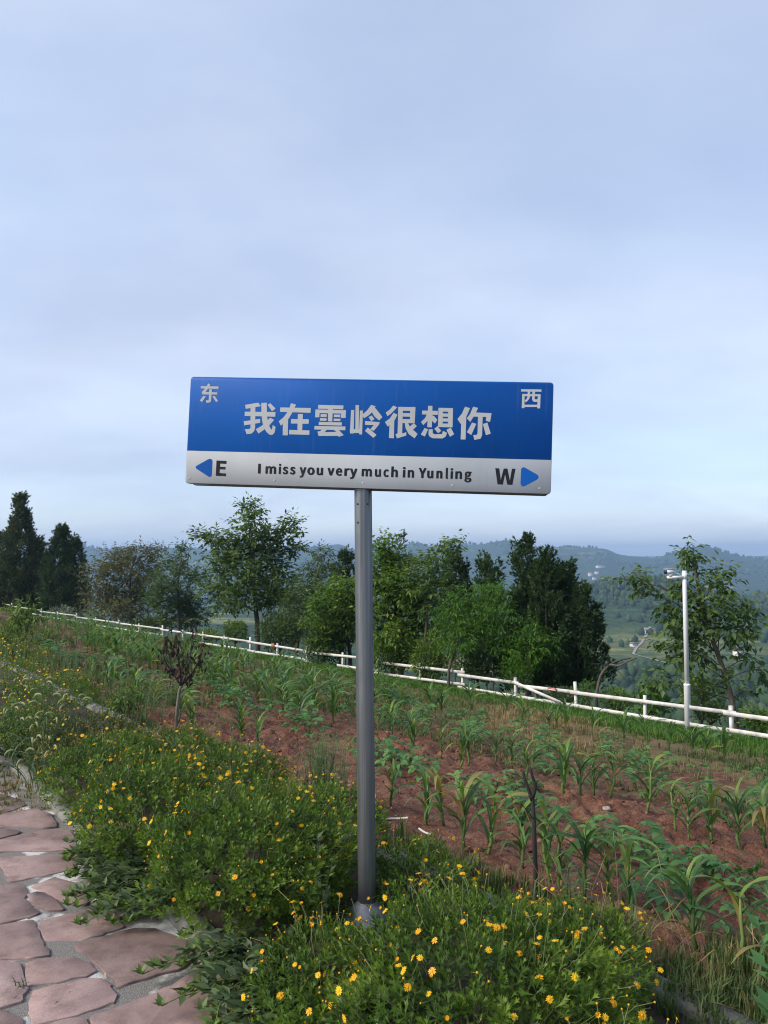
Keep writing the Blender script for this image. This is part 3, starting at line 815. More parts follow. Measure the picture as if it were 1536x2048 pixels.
LETTERS={"I":[0.169,[0.0,0.0,0.169,0.0,0.169,1.35,0.0,1.35],[0,2,3,0,1,2],3],"m":[1.379,[0.0,0.0,0.169,0.0,0.169,0.726,0.258,0.811,0.341,0.862,0.42,0.878,0.525,0.851,0.586,0.764,0.606,0.611,0.606,0.0,0.773,0.0,0.773,0.726,0.863,0.811,0.947,0.862,1.026,0.878,1.13,0.851,1.192,0.764,1.212,0.611,1.212,0.0,1.379,0.0,1.379,0.634,1.346,0.848,1.247,0.981,1.077,1.026,0.96,1.001,0.851,0.934,0.746,0.834,0.691,0.936,0.601,1.002,0.47,1.026,0.355,1.003,0.252,0.941,0.158,0.855,0.155,0.855,0.138,1.0,0.0,1.0],[30,28,29,24,22,23,31,28,30,31,27,28,25,22,24,0,34,35,0,33,34,25,21,22,32,27,31,32,5,27,5,26,27,26,14,25,14,21,25,32,4,5,6,26,5,26,13,14,15,21,14,32,3,4,26,12,13,0,32,33,0,2,32,2,3,32,7,26,6,16,21,15,16,20,21,7,12,26,7,11,12,8,11,7,17,20,16,0,1,2,8,10,11,17,19,20,9,10,8,18,19,17],3],"i":[0.223,[0.11,1.206,0.169,1.22,0.208,1.259,0.223,1.319,0.208,1.375,0.169,1.413,0.11,1.427,0.052,1.413,0.014,1.375,0.0,1.319,0.014,1.259,0.052,1.22,0.026,0.0,0.195,0.0,0.195,1.0,0.026,1.0],[12,14,15,12,13,14,7,5,6,8,5,7,8,4,5,9,4,8,9,3,4,10,3,9,10,2,3,11,2,10,11,1,2,0,1,11],3],"s":[0.735,[0.372,-0.024,0.571,0.017,0.693,0.124,0.735,0.273,0.688,0.423,0.574,0.515,0.431,0.576,0.325,0.619,0.246,0.672,0.215,0.75,0.235,0.822,0.297,0.875,0.401,0.895,0.484,0.883,0.559,0.852,0.628,0.807,0.709,0.912,0.623,0.969,0.518,1.01,0.4,1.026,0.213,0.987,0.096,0.886,0.055,0.742,0.1,0.603,0.209,0.513,0.346,0.453,0.455,0.408,0.54,0.349,0.575,0.263,0.553,0.184,0.488,0.128,0.378,0.107,0.267,0.122,0.171,0.164,0.081,0.227,0.0,0.114,0.107,0.043,0.233,-0.006],[20,18,19,20,17,18,21,17,20,21,16,17,21,12,16,12,13,16,13,14,16,14,15,16,21,11,12,22,11,21,22,10,11,22,9,10,22,8,9,23,8,22,23,7,8,23,6,7,24,6,23,24,5,6,24,4,5,25,4,24,26,4,25,26,3,4,27,3,26,28,3,27,28,2,3,29,2,28,35,33,34,30,2,29,35,32,33,31,2,30,31,1,2,35,31,32,36,31,35,36,1,31,37,1,36,37,0,1],3],"y":[0.912,[0.162,-0.431,0.332,-0.385,0.452,-0.261,0.536,-0.085,0.912,1.0,0.748,1.0,0.567,0.446,0.54,0.352,0.513,0.256,0.486,0.162,0.477,0.162,0.443,0.258,0.409,0.354,0.378,0.446,0.175,1.0,0.0,1.0,0.401,-0.002,0.379,-0.077,0.327,-0.188,0.253,-0.264,0.155,-0.293,0.127,-0.29,0.1,-0.284,0.077,-0.276,0.044,-0.411,0.078,-0.422,0.118,-0.429],[16,14,15,16,13,14,6,4,5,6,3,4,16,12,13,7,3,6,16,11,12,8,3,7,16,10,11,9,3,8,16,9,10,16,3,9,17,3,16,18,3,17,18,2,3,19,2,18,19,1,2,20,1,19,24,22,23,24,21,22,24,20,21,24,1,20,24,0,1,25,0,24,26,0,25],3],"o":[0.924,[0.462,-0.024,0.691,0.038,0.859,0.216,0.924,0.499,0.859,0.784,0.691,0.963,0.462,1.026,0.234,0.963,0.065,0.784,0.0,0.499,0.065,0.216,0.234,0.038,0.462,0.116,0.31,0.164,0.21,0.297,0.173,0.499,0.21,0.701,0.31,0.835,0.462,0.884,0.615,0.835,0.716,0.701,0.753,0.499,0.716,0.297,0.615,0.164],[7,5,6,8,5,7,8,18,5,18,4,5,8,17,18,19,4,18,20,4,19,8,16,17,20,3,4,9,16,8,9,15,16,21,3,20,10,15,9,10,14,15,22,3,21,22,2,3,10,13,14,23,2,22,11,13,10,23,1,2,12,1,23,11,12,13,11,1,12,0,1,11],3],"u":[0.796,[0.308,-0.024,0.433,-0.001,0.54,0.061,0.637,0.157,0.643,0.157,0.656,0.0,0.796,0.0,0.796,1.0,0.628,1.0,0.628,0.291,0.538,0.195,0.452,0.139,0.357,0.122,0.25,0.149,0.189,0.235,0.169,0.387,0.169,1.0,0.0,1.0,0.0,0.366,0.033,0.151,0.134,0.02],[18,16,17,18,15,16,9,7,8,9,6,7,18,14,15,19,14,18,10,4,9,4,6,9,19,13,14,11,3,10,3,4,10,11,2,3,5,6,4,20,13,19,20,12,13,12,2,11,20,2,12,20,1,2,0,1,20],3],"v":[0.912,[0.361,0.0,0.558,0.0,0.912,1.0,0.746,1.0,0.556,0.431,0.526,0.332,0.495,0.234,0.464,0.136,0.455,0.136,0.425,0.234,0.394,0.332,0.363,0.431,0.175,1.0,0.0,1.0],[0,12,13,0,11,12,4,2,3,4,1,2,0,10,11,5,1,4,0,9,10,6,1,5,0,8,9,7,1,6,0,7,8,0,1,7],3],"e":[0.847,[0.479,-0.024,0.604,-0.01,0.713,0.026,0.807,0.077,0.748,0.19,0.671,0.147,0.589,0.12,0.497,0.11,0.329,0.154,0.214,0.275,0.166,0.46,0.84,0.46,0.843,0.489,0.846,0.521,0.847,0.556,0.8,0.805,0.665,0.967,0.448,1.026,0.23,0.962,0.065,0.781,0.0,0.499,0.065,0.217,0.236,0.038,0.164,0.58,0.216,0.749,0.318,0.855,0.451,0.891,0.585,0.856,0.67,0.751,0.7,0.58],[18,16,17,18,15,16,19,25,18,25,26,18,26,15,18,27,15,26,28,15,27,19,24,25,28,14,15,20,24,19,29,14,28,20,23,24,20,29,23,20,14,29,20,13,14,20,12,13,21,10,20,10,12,20,10,11,12,21,9,10,21,8,9,22,8,21,5,3,4,22,7,8,6,3,5,7,3,6,22,3,7,22,2,3,0,2,22,0,1,2],3],"r":[0.549,[0.0,0.0,0.169,0.0,0.169,0.643,0.245,0.778,0.333,0.852,0.42,0.875,0.457,0.873,0.487,0.867,0.517,0.858,0.549,1.004,0.517,1.017,0.482,1.024,0.442,1.026,0.335,1.0,0.238,0.928,0.158,0.818,0.155,0.818,0.138,1.0,0.0,1.0],[13,11,12,13,10,11,13,9,10,13,8,9,14,7,13,7,8,13,0,17,18,0,16,17,15,5,14,5,6,14,6,7,14,15,4,5,15,3,4,0,15,16,0,2,15,2,3,15,0,1,2],3],"c":[0.792,[0.468,-0.024,0.585,-0.009,0.694,0.034,0.792,0.101,0.718,0.215,0.65,0.165,0.571,0.13,0.483,0.116,0.32,0.164,0.212,0.297,0.173,0.499,0.214,0.701,0.325,0.835,0.488,0.884,0.561,0.873,0.627,0.843,0.687,0.797,0.772,0.908,0.694,0.966,0.599,1.009,0.481,1.026,0.241,0.963,0.067,0.784,0.0,0.499,0.062,0.216,0.229,0.038],[21,19,20,21,18,19,21,17,18,22,13,21,13,17,21,13,14,17,14,15,17,15,16,17,22,12,13,22,11,12,23,11,22,23,10,11,24,10,23,24,9,10,24,8,9,25,8,24,5,3,4,6,3,5,25,7,8,7,3,6,25,3,7,25,2,3,0,2,25,0,1,2],3],"n":[0.799,[0.0,0.0,0.169,0.0,0.169,0.726,0.261,0.81,0.348,0.861,0.442,0.878,0.55,0.851,0.612,0.764,0.632,0.611,0.632,0.0,0.799,0.0,0.799,0.634,0.767,0.848,0.666,0.981,0.494,1.026,0.367,1.003,0.257,0.941,0.158,0.855,0.155,0.855,0.138,1.0,0.0,1.0],[15,13,14,16,13,15,0,19,20,0,18,19,16,12,13,17,5,16,5,12,16,17,4,5,6,12,5,17,3,4,0,17,18,0,2,17,2,3,17,7,12,6,7,11,12,8,11,7,0,1,2,8,10,11,9,10,8],3],"h":[0.799,[0.0,0.0,0.169,0.0,0.169,0.726,0.261,0.81,0.348,0.861,0.442,0.878,0.55,0.851,0.612,0.764,0.632,0.611,0.632,0.0,0.799,0.0,0.799,0.634,0.767,0.848,0.666,0.981,0.494,1.026,0.368,1.003,0.259,0.943,0.162,0.858,0.169,1.064,0.169,1.466,0.0,1.466],[0,19,20,0,18,19,0,17,18,15,13,14,16,13,15,16,12,13,17,5,16,5,12,16,17,4,5,6,12,5,17,3,4,0,2,17,2,3,17,7,12,6,7,11,12,8,11,7,0,1,2,8,10,11,9,10,8],3],"Y":[0.982,[0.405,0.0,0.575,0.0,0.575,0.523,0.982,1.35,0.805,1.35,0.632,0.969,0.588,0.87,0.543,0.772,0.495,0.672,0.488,0.672,0.442,0.772,0.399,0.87,0.355,0.969,0.18,1.35,0.0,1.35,0.405,0.523],[15,13,14,15,12,13,5,3,4,5,2,3,15,11,12,6,2,5,15,10,11,7,2,6,15,9,10,8,2,7,15,8,9,15,2,8,0,2,15,0,1,2],3],"l":[0.274,[0.177,-0.024,0.217,-0.022,0.249,-0.016,0.274,-0.009,0.25,0.12,0.235,0.117,0.225,0.116,0.215,0.116,0.192,0.123,0.176,0.146,0.169,0.188,0.169,1.466,0.0,1.466,0.0,0.199,0.018,0.078,0.075,0.002],[13,11,12,13,10,11,14,10,13,14,9,10,14,8,9,14,7,8,5,3,4,6,3,5,7,3,6,14,3,7,15,3,14,0,3,15,0,2,3,0,1,2],3],"g":[0.919,[0.413,-0.46,0.681,-0.412,0.856,-0.287,0.919,-0.114,0.88,0.021,0.763,0.099,0.571,0.123,0.374,0.123,0.269,0.138,0.214,0.176,0.199,0.232,0.207,0.281,0.23,0.319,0.263,0.352,0.311,0.333,0.361,0.321,0.411,0.317,0.597,0.36,0.728,0.48,0.777,0.665,0.767,0.747,0.738,0.816,0.696,0.871,0.901,0.871,0.901,1.0,0.552,1.0,0.513,1.013,0.465,1.022,0.411,1.026,0.225,0.982,0.089,0.859,0.037,0.669,0.056,0.557,0.104,0.466,0.168,0.4,0.168,0.392,0.115,0.346,0.074,0.283,0.057,0.206,0.069,0.136,0.101,0.081,0.147,0.042,0.147,0.033,0.067,-0.032,0.017,-0.109,0.0,-0.193,0.053,-0.339,0.198,-0.429,0.411,0.431,0.305,0.46,0.228,0.542,0.199,0.669,0.228,0.795,0.304,0.874,0.411,0.902,0.519,0.874,0.596,0.795,0.624,0.669,0.595,0.542,0.518,0.46,0.436,-0.344,0.28,-0.323,0.182,-0.262,0.147,-0.169,0.158,-0.112,0.19,-0.054,0.249,0.0,0.293,-0.009,0.338,-0.013,0.378,-0.015,0.551,-0.015,0.662,-0.027,0.73,-0.067,0.753,-0.142,0.714,-0.24,0.605,-0.315],[29,27,28,29,26,27,29,25,26,29,24,25,29,23,24,30,54,29,54,23,29,30,53,54,55,23,54,30,52,53,56,22,55,22,23,55,56,21,22,31,52,30,56,20,21,31,51,52,57,20,56,57,19,20,32,51,31,32,50,51,58,19,57,58,18,19,33,50,32,59,18,58,33,49,50,59,17,18,34,49,33,48,17,59,34,48,49,34,17,48,35,17,34,36,13,35,13,17,35,13,16,17,36,12,13,14,16,13,37,12,36,15,16,14,37,11,12,38,11,37,38,10,11,38,9,10,39,9,38,39,8,9,39,7,8,40,7,39,40,6,7,40,5,6,40,4,5,41,4,40,42,4,41,43,66,42,66,4,42,66,70,4,70,71,4,71,3,4,43,65,66,67,70,66,68,70,67,69,70,68,72,3,71,44,65,43,44,64,65,73,3,72,45,64,44,45,63,64,73,2,3,74,2,73,45,62,63,46,62,45,75,2,74,46,61,62,75,1,2,60,1,75,46,60,61,47,60,46,47,1,60,47,0,1],3]}
XH=32.900000000000006
RIVETS=[[-773.6,-216.1],[-392.4,-214.0],[-4.2,-213.6],[379.6,-213.1],[744.6,-215.0]]



def sheet_mat(name, col, rough=.42, spec=.3):
    m, t, p = new_mat(name)
    L = t.links.new
    co = N(t, 'ShaderNodeTexCoord')
    a = N(t, 'ShaderNodeTexNoise'); a.inputs['Scale'].default_value = 2.2; a.inputs['Detail'].default_value = 7
    b = N(t, 'ShaderNodeTexNoise'); b.inputs['Scale'].default_value = 40; b.inputs['Detail'].default_value = 4
    L(co.outputs['Object'], a.inputs['Vector']); L(co.outputs['Object'], b.inputs['Vector'])
    r = ramp(t, [(.3, tuple(c * .86 for c in col)), (.7, tuple(min(1, c * 1.08) for c in col))])
    L(a.outputs['Fac'], r.inputs[0])
    mp = N(t, 'ShaderNodeMapping'); mp.inputs['Scale'].default_value = (26, 2.2, 1); L(co.outputs['Object'], mp.inputs[0])
    st = N(t, 'ShaderNodeTexNoise'); st.inputs['Scale'].default_value = 1.6; st.inputs['Detail'].default_value = 6; L(mp.outputs[0], st.inputs['Vector'])
    du = N(t, 'ShaderNodeMapRange', interpolation_type='SMOOTHSTEP'); du.inputs['From Min'].default_value = .55; du.inputs['From Max'].default_value = .85; du.inputs['To Max'].default_value = .16
    L(st.outputs['Fac'], du.inputs['Value'])
    dm = N(t, 'ShaderNodeMix', data_type='RGBA'); L(du.outputs[0], dm.inputs[0]); L(r.outputs[0], dm.inputs[6]); dm.inputs[7].default_value = (.26, .25, .23, 1)
    L(dm.outputs[2], p.inputs['Base Color'])
    rr = N(t, 'ShaderNodeMapRange'); rr.inputs['To Min'].default_value = rough - .08; rr.inputs['To Max'].default_value = rough + .14
    L(b.outputs['Fac'], rr.inputs['Value']); L(rr.outputs[0], p.inputs['Roughness'])
    p.inputs['Specular IOR Level'].default_value = spec
    bp = N(t, 'ShaderNodeBump'); bp.inputs['Strength'].default_value = .06; bp.inputs['Distance'].default_value = .01
    L(a.outputs['Fac'], bp.inputs['Height']); L(bp.outputs[0], p.inputs['Normal'])
    return m


M['signblue'] = sheet_mat('blue sign sheeting', (.002, .082, .36), .5, .2)
M['signwhite'] = sheet_mat('white sign sheeting', (.375, .40, .43), .7, .12)
M['signtext'] = sheet_mat('white lettering film', (.42, .435, .45))
M['signblack'] = sheet_mat('black lettering film', (.008, .008, .012))
M['signedge'] = plain('sign edge metal', (.16, .17, .18), .5, .3, var=.15, scale=6)


def galv_mat():
    m, t, p = new_mat('galvanised steel tube')
    L = t.links.new
    co = N(t, 'ShaderNodeTexCoord')
    mp = N(t, 'ShaderNodeMapping'); mp.inputs['Scale'].default_value = (34, 34, .55)
    L(co.outputs['Object'], mp.inputs[0])
    a = N(t, 'ShaderNodeTexNoise'); a.inputs['Scale'].default_value = 2.0; a.inputs['Detail'].default_value = 6
    b = N(t, 'ShaderNodeTexNoise'); b.inputs['Scale'].default_value = 16; b.inputs['Detail'].default_value = 5
    L(mp.outputs[0], a.inputs['Vector']); L(co.outputs['Object'], b.inputs['Vector'])
    r = ramp(t, [(.30, (.13, .14, .15)), (.5, (.20, .215, .23)), (.70, (.28, .295, .31))])
    L(a.outputs['Fac'], r.inputs[0]); L(r.outputs[0], p.inputs['Base Color'])
    p.inputs['Metallic'].default_value = .75
    rr = N(t, 'ShaderNodeMapRange'); rr.inputs['To Min'].default_value = .26; rr.inputs['To Max'].default_value = .5
    L(b.outputs['Fac'], rr.inputs['Value']); L(rr.outputs[0], p.inputs['Roughness'])
    return m


M['galv'] = galv_mat()
M['dullsteel'] = plain('dull grey steel', (.20, .22, .25), .55, .35, var=.2, scale=9)


def build_sign():
    bx, by = -.070, 3.262
    root = empty('direction_sign', (bx, by, .02))
    tag(root, 'blue and white direction sign board on a grey steel pole among the yellow flowers', 'sign')
    lean = Vector((-.092 - bx, 0, 1.894 - .02)).normalized()
    pole = MB()
    top = np.array(lean) * 2.27; 
    pole.tube([np.array(lean) * h for h in np.linspace(-.02, 2.27, 12)], .038, 28)
    po = pole.build('pole', M['galv'], root, smooth=True)
    wl = MB()                                             # weld seam down the side
    off = np.array([.0365, -.011, 0])
    wl.tube([off + np.array(lean) * h for h in np.linspace(.02, 1.875, 6)], .0022, 6)
    wl.build('weld_seam', M['galv'], po, smooth=True)
    for (a_, h_) in ((-2.2, 1.80), (-1.0, 1.80), (-2.2, 1.72)):
        sc_ = MB(); q_ = np.array(lean) * h_ + np.array([.0375 * cos(a_), .0375 * sin(a_), 0]); nn = np.array([cos(a_), sin(a_), 0])
        sc_.tube([q_ - nn * .002, q_ + nn * .0025], .0042, 8)
        sc_.build('screw', M['black'], root)
    d = MB()
    d.lathe([(.104, 0), (.104, .012), (.100, .03), (.088, .06), (.070, .088), (.052, .106), (.041, .116), (.041, .12)], 32)
    d.build('base_cover', M['dullsteel'], root, smooth=True)
    # board
    yaw, tilt, pit = -.0926808938, -.0380471486, -.0021
    r = Vector((cos(yaw), sin(yaw), 0)); n0 = Vector((sin(yaw), -cos(yaw), 0)); u0 = Vector((0, 0, 1))
    u2 = u0 * cos(pit) + n0 * sin(pit)
    r3 = r * cos(tilt) + u2 * sin(tilt); u3 = -r * sin(tilt) + u2 * cos(tilt); n3 = r3.cross(u3)
    W, H, TH = 1.584, .4755, .066
    bd = bpy.data.objects.new('board', None)
    bd.empty_display_size = .1
    R3 = Matrix((r3, u3, n3)).transposed()

    def plate(x0, x1, y0, y1, z0, z1, rad=(0, 0, 0, 0), ch=.002):
        """plate with rounded corners (bl, br, tr, tl), front edge chamfered"""
        P = []
        for (cx, cy, a0, rr) in ((x0, y0, pi, rad[0]), (x1, y0, 1.5 * pi, rad[1]), (x1, y1, 0, rad[2]), (x0, y1, .5 * pi, rad[3])):
            sx = 1 if cx == x0 else -1; sy = 1 if cy == y0 else -1
            if rr == 0:
                P.append((cx, cy))
            else:
                P += [(cx + sx * rr + rr * cos(a0 + k * pi / 8), cy + sy * rr + rr * sin(a0 + k * pi / 8)) for k in range(5)]
        P = np.array(P); n = len(P); c = P.mean(0)
        ins = P - np.sign(P - c) * ch
        V = np.vstack([np.column_stack([P, np.full(n, z0)]), np.column_stack([P, np.full(n, z1 - ch)]), np.column_stack([ins, np.full(n, z1)])])
        F = [tuple(range(n))[::-1], tuple(range(2 * n, 3 * n))]
        F += [(q * n + k, q * n + (k + 1) % n, (q + 1) * n + (k + 1) % n, (q + 1) * n + k) for q in range(2) for k in range(n)]
        mb = MB(); mb.add(V, F); return mb
    cr = .014
    bo = plate(-W / 2, W / 2, -H / 2, H / 2, -.022, .0, (cr,) * 4, .001).build('board', M['signedge'], root)
    bo.matrix_local = Matrix.Translation(Vector((-.0780909, 3.215, 2.122578)) - Vector((bx, by, .02))) @ R3.to_4x4()
    bk = plate(-W / 2, W / 2, -H / 2, H / 2, -.108, -.086, (cr,) * 4, .003).build('back_plate', M['signedge'], bo)
    rail = MB()
    rail.box((0, H * .30, -.054), (W * .94, .03, .064)); rail.box((0, -H * .42, -.054), (W * .94, .03, .064))
    # rails either side of the pole
    rail.build('inner_rail', M['black'], bo)
    yb = -.0925
    plate(-W / 2 + .0015, W / 2 - .0015, yb, H / 2 - .0015, .0003, .0018, (0, 0, cr, cr), .0006).build('blue_field', M['signblue'], bo)
    plate(-W / 2 + .0015, W / 2 - .0015, -H / 2 + .0015, yb - .0006, .0003, .0016, (cr, cr, 0, 0), .0006).build('white_band', M['signwhite'], bo)

    def marks(name, polys, mat, z):
        mb = MB()
        for k, pl in enumerate(polys):
            P = np.array(pl) / 1000.0
            if 0.5 * np.sum(P[:, 0] * np.roll(P[:, 1], -1) - P[:, 1] * np.roll(P[:, 0], -1)) < 0:
                P = P[::-1]
            mb.add(np.column_stack([P, np.full(len(P), z + .00004 * (k % 25))]), [tuple(range(len(P)))])
        return mb.build(name, mat, bo)
    for k, polys in CJK.items():
        marks('character', polys, M['signtext'], .0024)
    for k, polys in BLACK.items():
        marks('letter', polys, M['signblack'], .0022)
    for k, polys in ARROW.items():
        marks('arrow', polys, M['signblue'], .0022)
    for ch, u0, v0, wd, sl in LATIN:
        # regular outline thickened to the bold weight of the print
        w_, vs, fs, _ = LETTERS[ch]
        v_ = np.array(vs).reshape(-1, 2); f_ = np.array(fs).reshape(-1, 3)
        rx, ry = .088 * XH, .050 * XH
        gx = (wd - 2 * rx) / w_; gy = (XH - 2 * ry) / 1.0
        P = np.column_stack([u0 + rx + v_[:, 0] * gx, v0 + ry + v_[:, 1] * gy + sl * (v_[:, 0] * gx)])
        mb = MB()
        for k in range(13):
            a_ = 2 * pi * k / 12; o_ = np.array([rx * cos(a_), ry * sin(a_)]) if k < 12 else np.zeros(2)
            Q = (P + o_) / 1000.0
            mb.add(np.column_stack([Q, np.full(len(Q), .0022 + .00003 * k)]), [tuple(int(i) for i in q) for q in f_])
        mb.build('letter', M['signblack'], bo)
    for (x, y) in RIVETS:
        mb = MB(); mb.lathe([(.0048, 0), (.0044, .0006), (.003, .0011), (.001, .0013)], 12, (x / 1000, y / 1000, .0016))
        mb.build('rivet', M['signwhite'], bo, smooth=True)


build_sign()

# ================================================================== FENCE
FPOST = [-16.0, -12.2, -8.4, -4.6, -.6, 3.4, 7.28, 10.9, 14.6, 18.3, 22.3, 26.4, 30.7, 34.9, 40.5, 47.3, 54.5, 62.0, 70.0]


def fence_s(t):
    return 14.3 - .03 * max(0, t - 32)


def fence_pt(t, ds=0.0):
    s = fence_s(t) + ds
    x, y = XY(s, t)
    return np.array([x, y, float(land_z(s, t))])


def oriented_box(mb, a, b, h, w):
    """plank from a to b, height h, thickness w"""
    a = np.asarray(a, float); b = np.asarray(b, float); d = unit(b - a)
    sd = unit(np.cross(d, [0, 0, 1])); up = np.cross(sd, d)
    R_ = np.stack([d, sd, up], 1)
    mb.box((a + b) / 2, (np.linalg.norm(b - a), w, h), R_)


def build_fence():
    root = empty('rail_fence', fence_pt(18.3))
    tag(root, 'low white painted two-rail wooden fence along the lower edge of the field', 'fence')
    o0 = fence_pt(18.3)
    posts = []
    for k, t in enumerate(FPOST):
        posts.append((t, .69 if k % 2 else .64))
        if k + 1 < len(FPOST):
            posts.append(((t + FPOST[k + 1]) / 2 + rng.uniform(-.15, .15), .60))
    for t, h in posts:
        mb = MB(); p = fence_pt(t) - o0
        ln = rng.normal(0, .02, 2)
        oriented_box(mb, p + [0, 0, -.15], p + [ln[0] * .6, ln[1] * .6, h], .065, .055)
        mb.build('post', M['white'], root)
    for k in range(len(FPOST) - 1):
        t0, t1 = FPOST[k], FPOST[k + 1]
        for lv, zz in ((0, .49), (1, .165)):
            j0 = rng.uniform(-.02, .05); j1 = rng.uniform(-.06, .01)
            a = fence_pt(t0 - .12, -.055) - o0 + [0, 0, zz + j0]; b = fence_pt(t1 + .12, -.055 - .022) - o0 + [0, 0, zz + j1]
            mb = MB()
            if t0 == 10.9 and lv == 0:
                mid = a + (b - a) * .46
                # this rail has split: one half hangs down towards the post, the other still holds
                oriented_box(mb, a + [0, 0, -.02], mid + (b - a) * .0 + [0, 0, -.06], .076, .026)
                mb.build('rail', M['white'], root); mb = MB()
                oriented_box(mb, a + (b - a) * .14 + [.0, -.06, -.30], a + (b - a) * .50 + [0, -.06, .02], .07, .024)
                ob = mb.build('broken_rail', M['white'], root); ob['label'] = 'split white rail end hanging down'
                mb = MB(); oriented_box(mb, a + (b - a) * .46, b, .076, .026); mb.build('rail', M['white'], root)
                continue
            if t0 == 18.3 and lv == 1:
                oriented_box(mb, a, a + (b - a) * .52, .076, .026); mb.build('rail', M['white'], root); mb = MB()
                oriented_box(mb, a + (b - a) * .66 + [0, 0, -.17], b + [0, 0, .0], .076, .026)
                ob = mb.build('broken_rail', M['white'], root); ob['label'] = 'lower white rail with one end dropped to the ground'
                continue
            if t0 in (30.7,) and lv == 1:
                continue
            oriented_box(mb, a, b, .076, .026)
            mb.build('rail', M['white'], root)


build_fence()


def fence_plate(t, w, h, mat, zc, label, rows):
    p = fence_pt(t, -.105) + [0, 0, zc]
    d = unit(fence_pt(t + .5) - fence_pt(t - .5)); d = -d     # towards the right as seen
    f = unit(np.cross(d, [0, 0, 1])); up = np.cross(f, d) * -1
    up = np.array([0, 0, 1.0]) - d * d[2]; up = unit(up); f = np.cross(d, up)
    root = MB(); R_ = np.stack([d, up, f], 1)
    root.box((0, 0, 0), (w, h, .004), R_)
    o = root.build('warning_plate', mat, None, loc=p)
    tag(o, label, 'sign')
    sg = -1 if np.dot(f, -p) < 0 else 1
    mb = MB()
    for (y, x0, x1, hh, n) in rows:
        for k in range(n):
            xa = x0 + (x1 - x0) * (k + .1) / n; xb = x0 + (x1 - x0) * (k + .85) / n
            mb.box((R_ @ np.array([(xa + xb) / 2 * w, y * h, sg * .0032])), ((xb - xa) * w, hh * h, .001), R_)
    if rows:
        mb.build('lettering', M['printwhite'], o)


fence_plate(11.52, .25, .085, M['red'], .44, 'small dark red notice with white writing on the top rail by the dark juniper', [(.22, -.42, .42, .10, 9), (-.18, -.44, .44, .34, 8)])
fence_plate(24.5, .2, .16, M['orange'], .49, 'little faded orange plate on the fence rail left of the sign pole', [])


# ================================================================== CAMERA MAST
def build_mast():
    x, y, z = ground_pt(1376, 1461)
    Y = 15.25
    p = at(1376, 1461, Y); x, y = p[0], p[1]; z = float(land_z(*ST(x, y)))
    root = empty('camera_mast', (x, y, z))
    tag(root, 'slim white steel mast with a surveillance camera on an arm, in front of the fence', 'mast')
    mb = MB(); mb.lathe([(.062, -.1), (.062, .92), (.066, .925), (.066, .945), (.056, .955)], 20); mb.build('lower_post', M['polewhite'], root, smooth=False)
    mb = MB(); mb.lathe([(.046, .95), (.043, 3.20), (.040, 3.22)], 20); mb.build('upper_post', M['polewhite'], root)
    mb = MB(); mb.lathe([(.054, 3.06), (.054, 3.17), (.048, 3.175)], 20); mb.build('collar', M['polewhite'], root)
    mb = MB(); mb.box((-.19, -.02, 3.09), (.34, .045, .05)); mb.box((-.30, -.02, 3.13), (.07, .05, .06)); mb.build('arm', M['polewhite'], root)
    mb = MB(); mb.tube([(-.25, -.03, 3.18), (-.12, -.02, 3.16), (-.05, -.01, 3.08)], .008, 6); mb.build('cable', M['polewhite'], root)
    # camera
    a = radians(8)
    cx = np.array([-.30, -.03, 3.205])
    dv = np.array([-cos(a), -.12, -sin(a) * .6])
    cam_root = MB(); cam_root.tube([cx - dv * .10, cx - dv * .095, cx + dv * .08, cx + dv * .085], [.03, .042, .042, .036], 16)
    cb = cam_root.build('camera_body', M['polewhite'], root)
    mb = MB(); mb.tube([cx + dv * .085, cx + dv * .115], .043, 16); mb.tube([cx + dv * .112, cx + dv * .118], .02, 12); mb.build('lens', M['black'], cb)
    mb = MB(); mb.box(cx + [0.01, 0, .05], (.26, .10, .006), None); mb.build('sunshield', M['polewhite'], cb)
    mb = MB(); mb.tube([(0, -.064, .28), (.03, -.064, .30), (.055, -.05, .33)], .006, 5)
    mb.build('cable_tie', M['black'], root)


build_mast()

# ================================================================== PLANTS: templates
LEAF = ([(0, 0, 0), (-.24, .42, .05), (0, .48, -.01), (.24, .42, .05), (0, 1, -.10)], [(0, 2, 1), (0, 3, 2), (1, 2, 4), (2, 3, 4)], [0, 1, 0, 1, 0])
LEAFN = ([(0, 0, 0), (-.12, .40, .03), (0, .45, -.01), (.12, .40, .03), (0, 1, -.16)], [(0, 2, 1), (0, 3, 2), (1, 2, 4), (2, 3, 4)], [0, 1, 0, 1, 0])
LOBED = ([(0, 0, 0), (-.075, .52, .02), (.075, .52, .02), (-.24, .86, .03), (0, 1.0, 0), (.24, .86, .03), (-.07, .74, 0), (.07, .74, 0)],
         [(0, 2, 1), (1, 2, 7, 6), (6, 7, 4), (1, 6, 3), (2, 5, 7)], [0] * 8)
SPRAY = ([(0, 0, 0), (-.06, .3, 0), (.06, .3, 0), (0, 1, .02), (-.22, .62, .05), (.22, .62, -.05), (-.26, .34, -.04), (.26, .34, .04), (0, .12, .02), (0, .5, 0), (.03, .62, .24), (-.03, .55, -.24)],
         [(0, 2, 3, 1), (8, 9, 4), (8, 5, 9), (0, 8, 6), (0, 7, 8), (8, 9, 10), (8, 11, 9)], [0] * 12)
BLADE = ([(-.03, 0, 0), (.03, 0, 0), (.022, .55, .03), (-.022, .55, .03), (0, 1, -.06)], [(0, 1, 2, 3), (3, 2, 4)], [0] * 5)


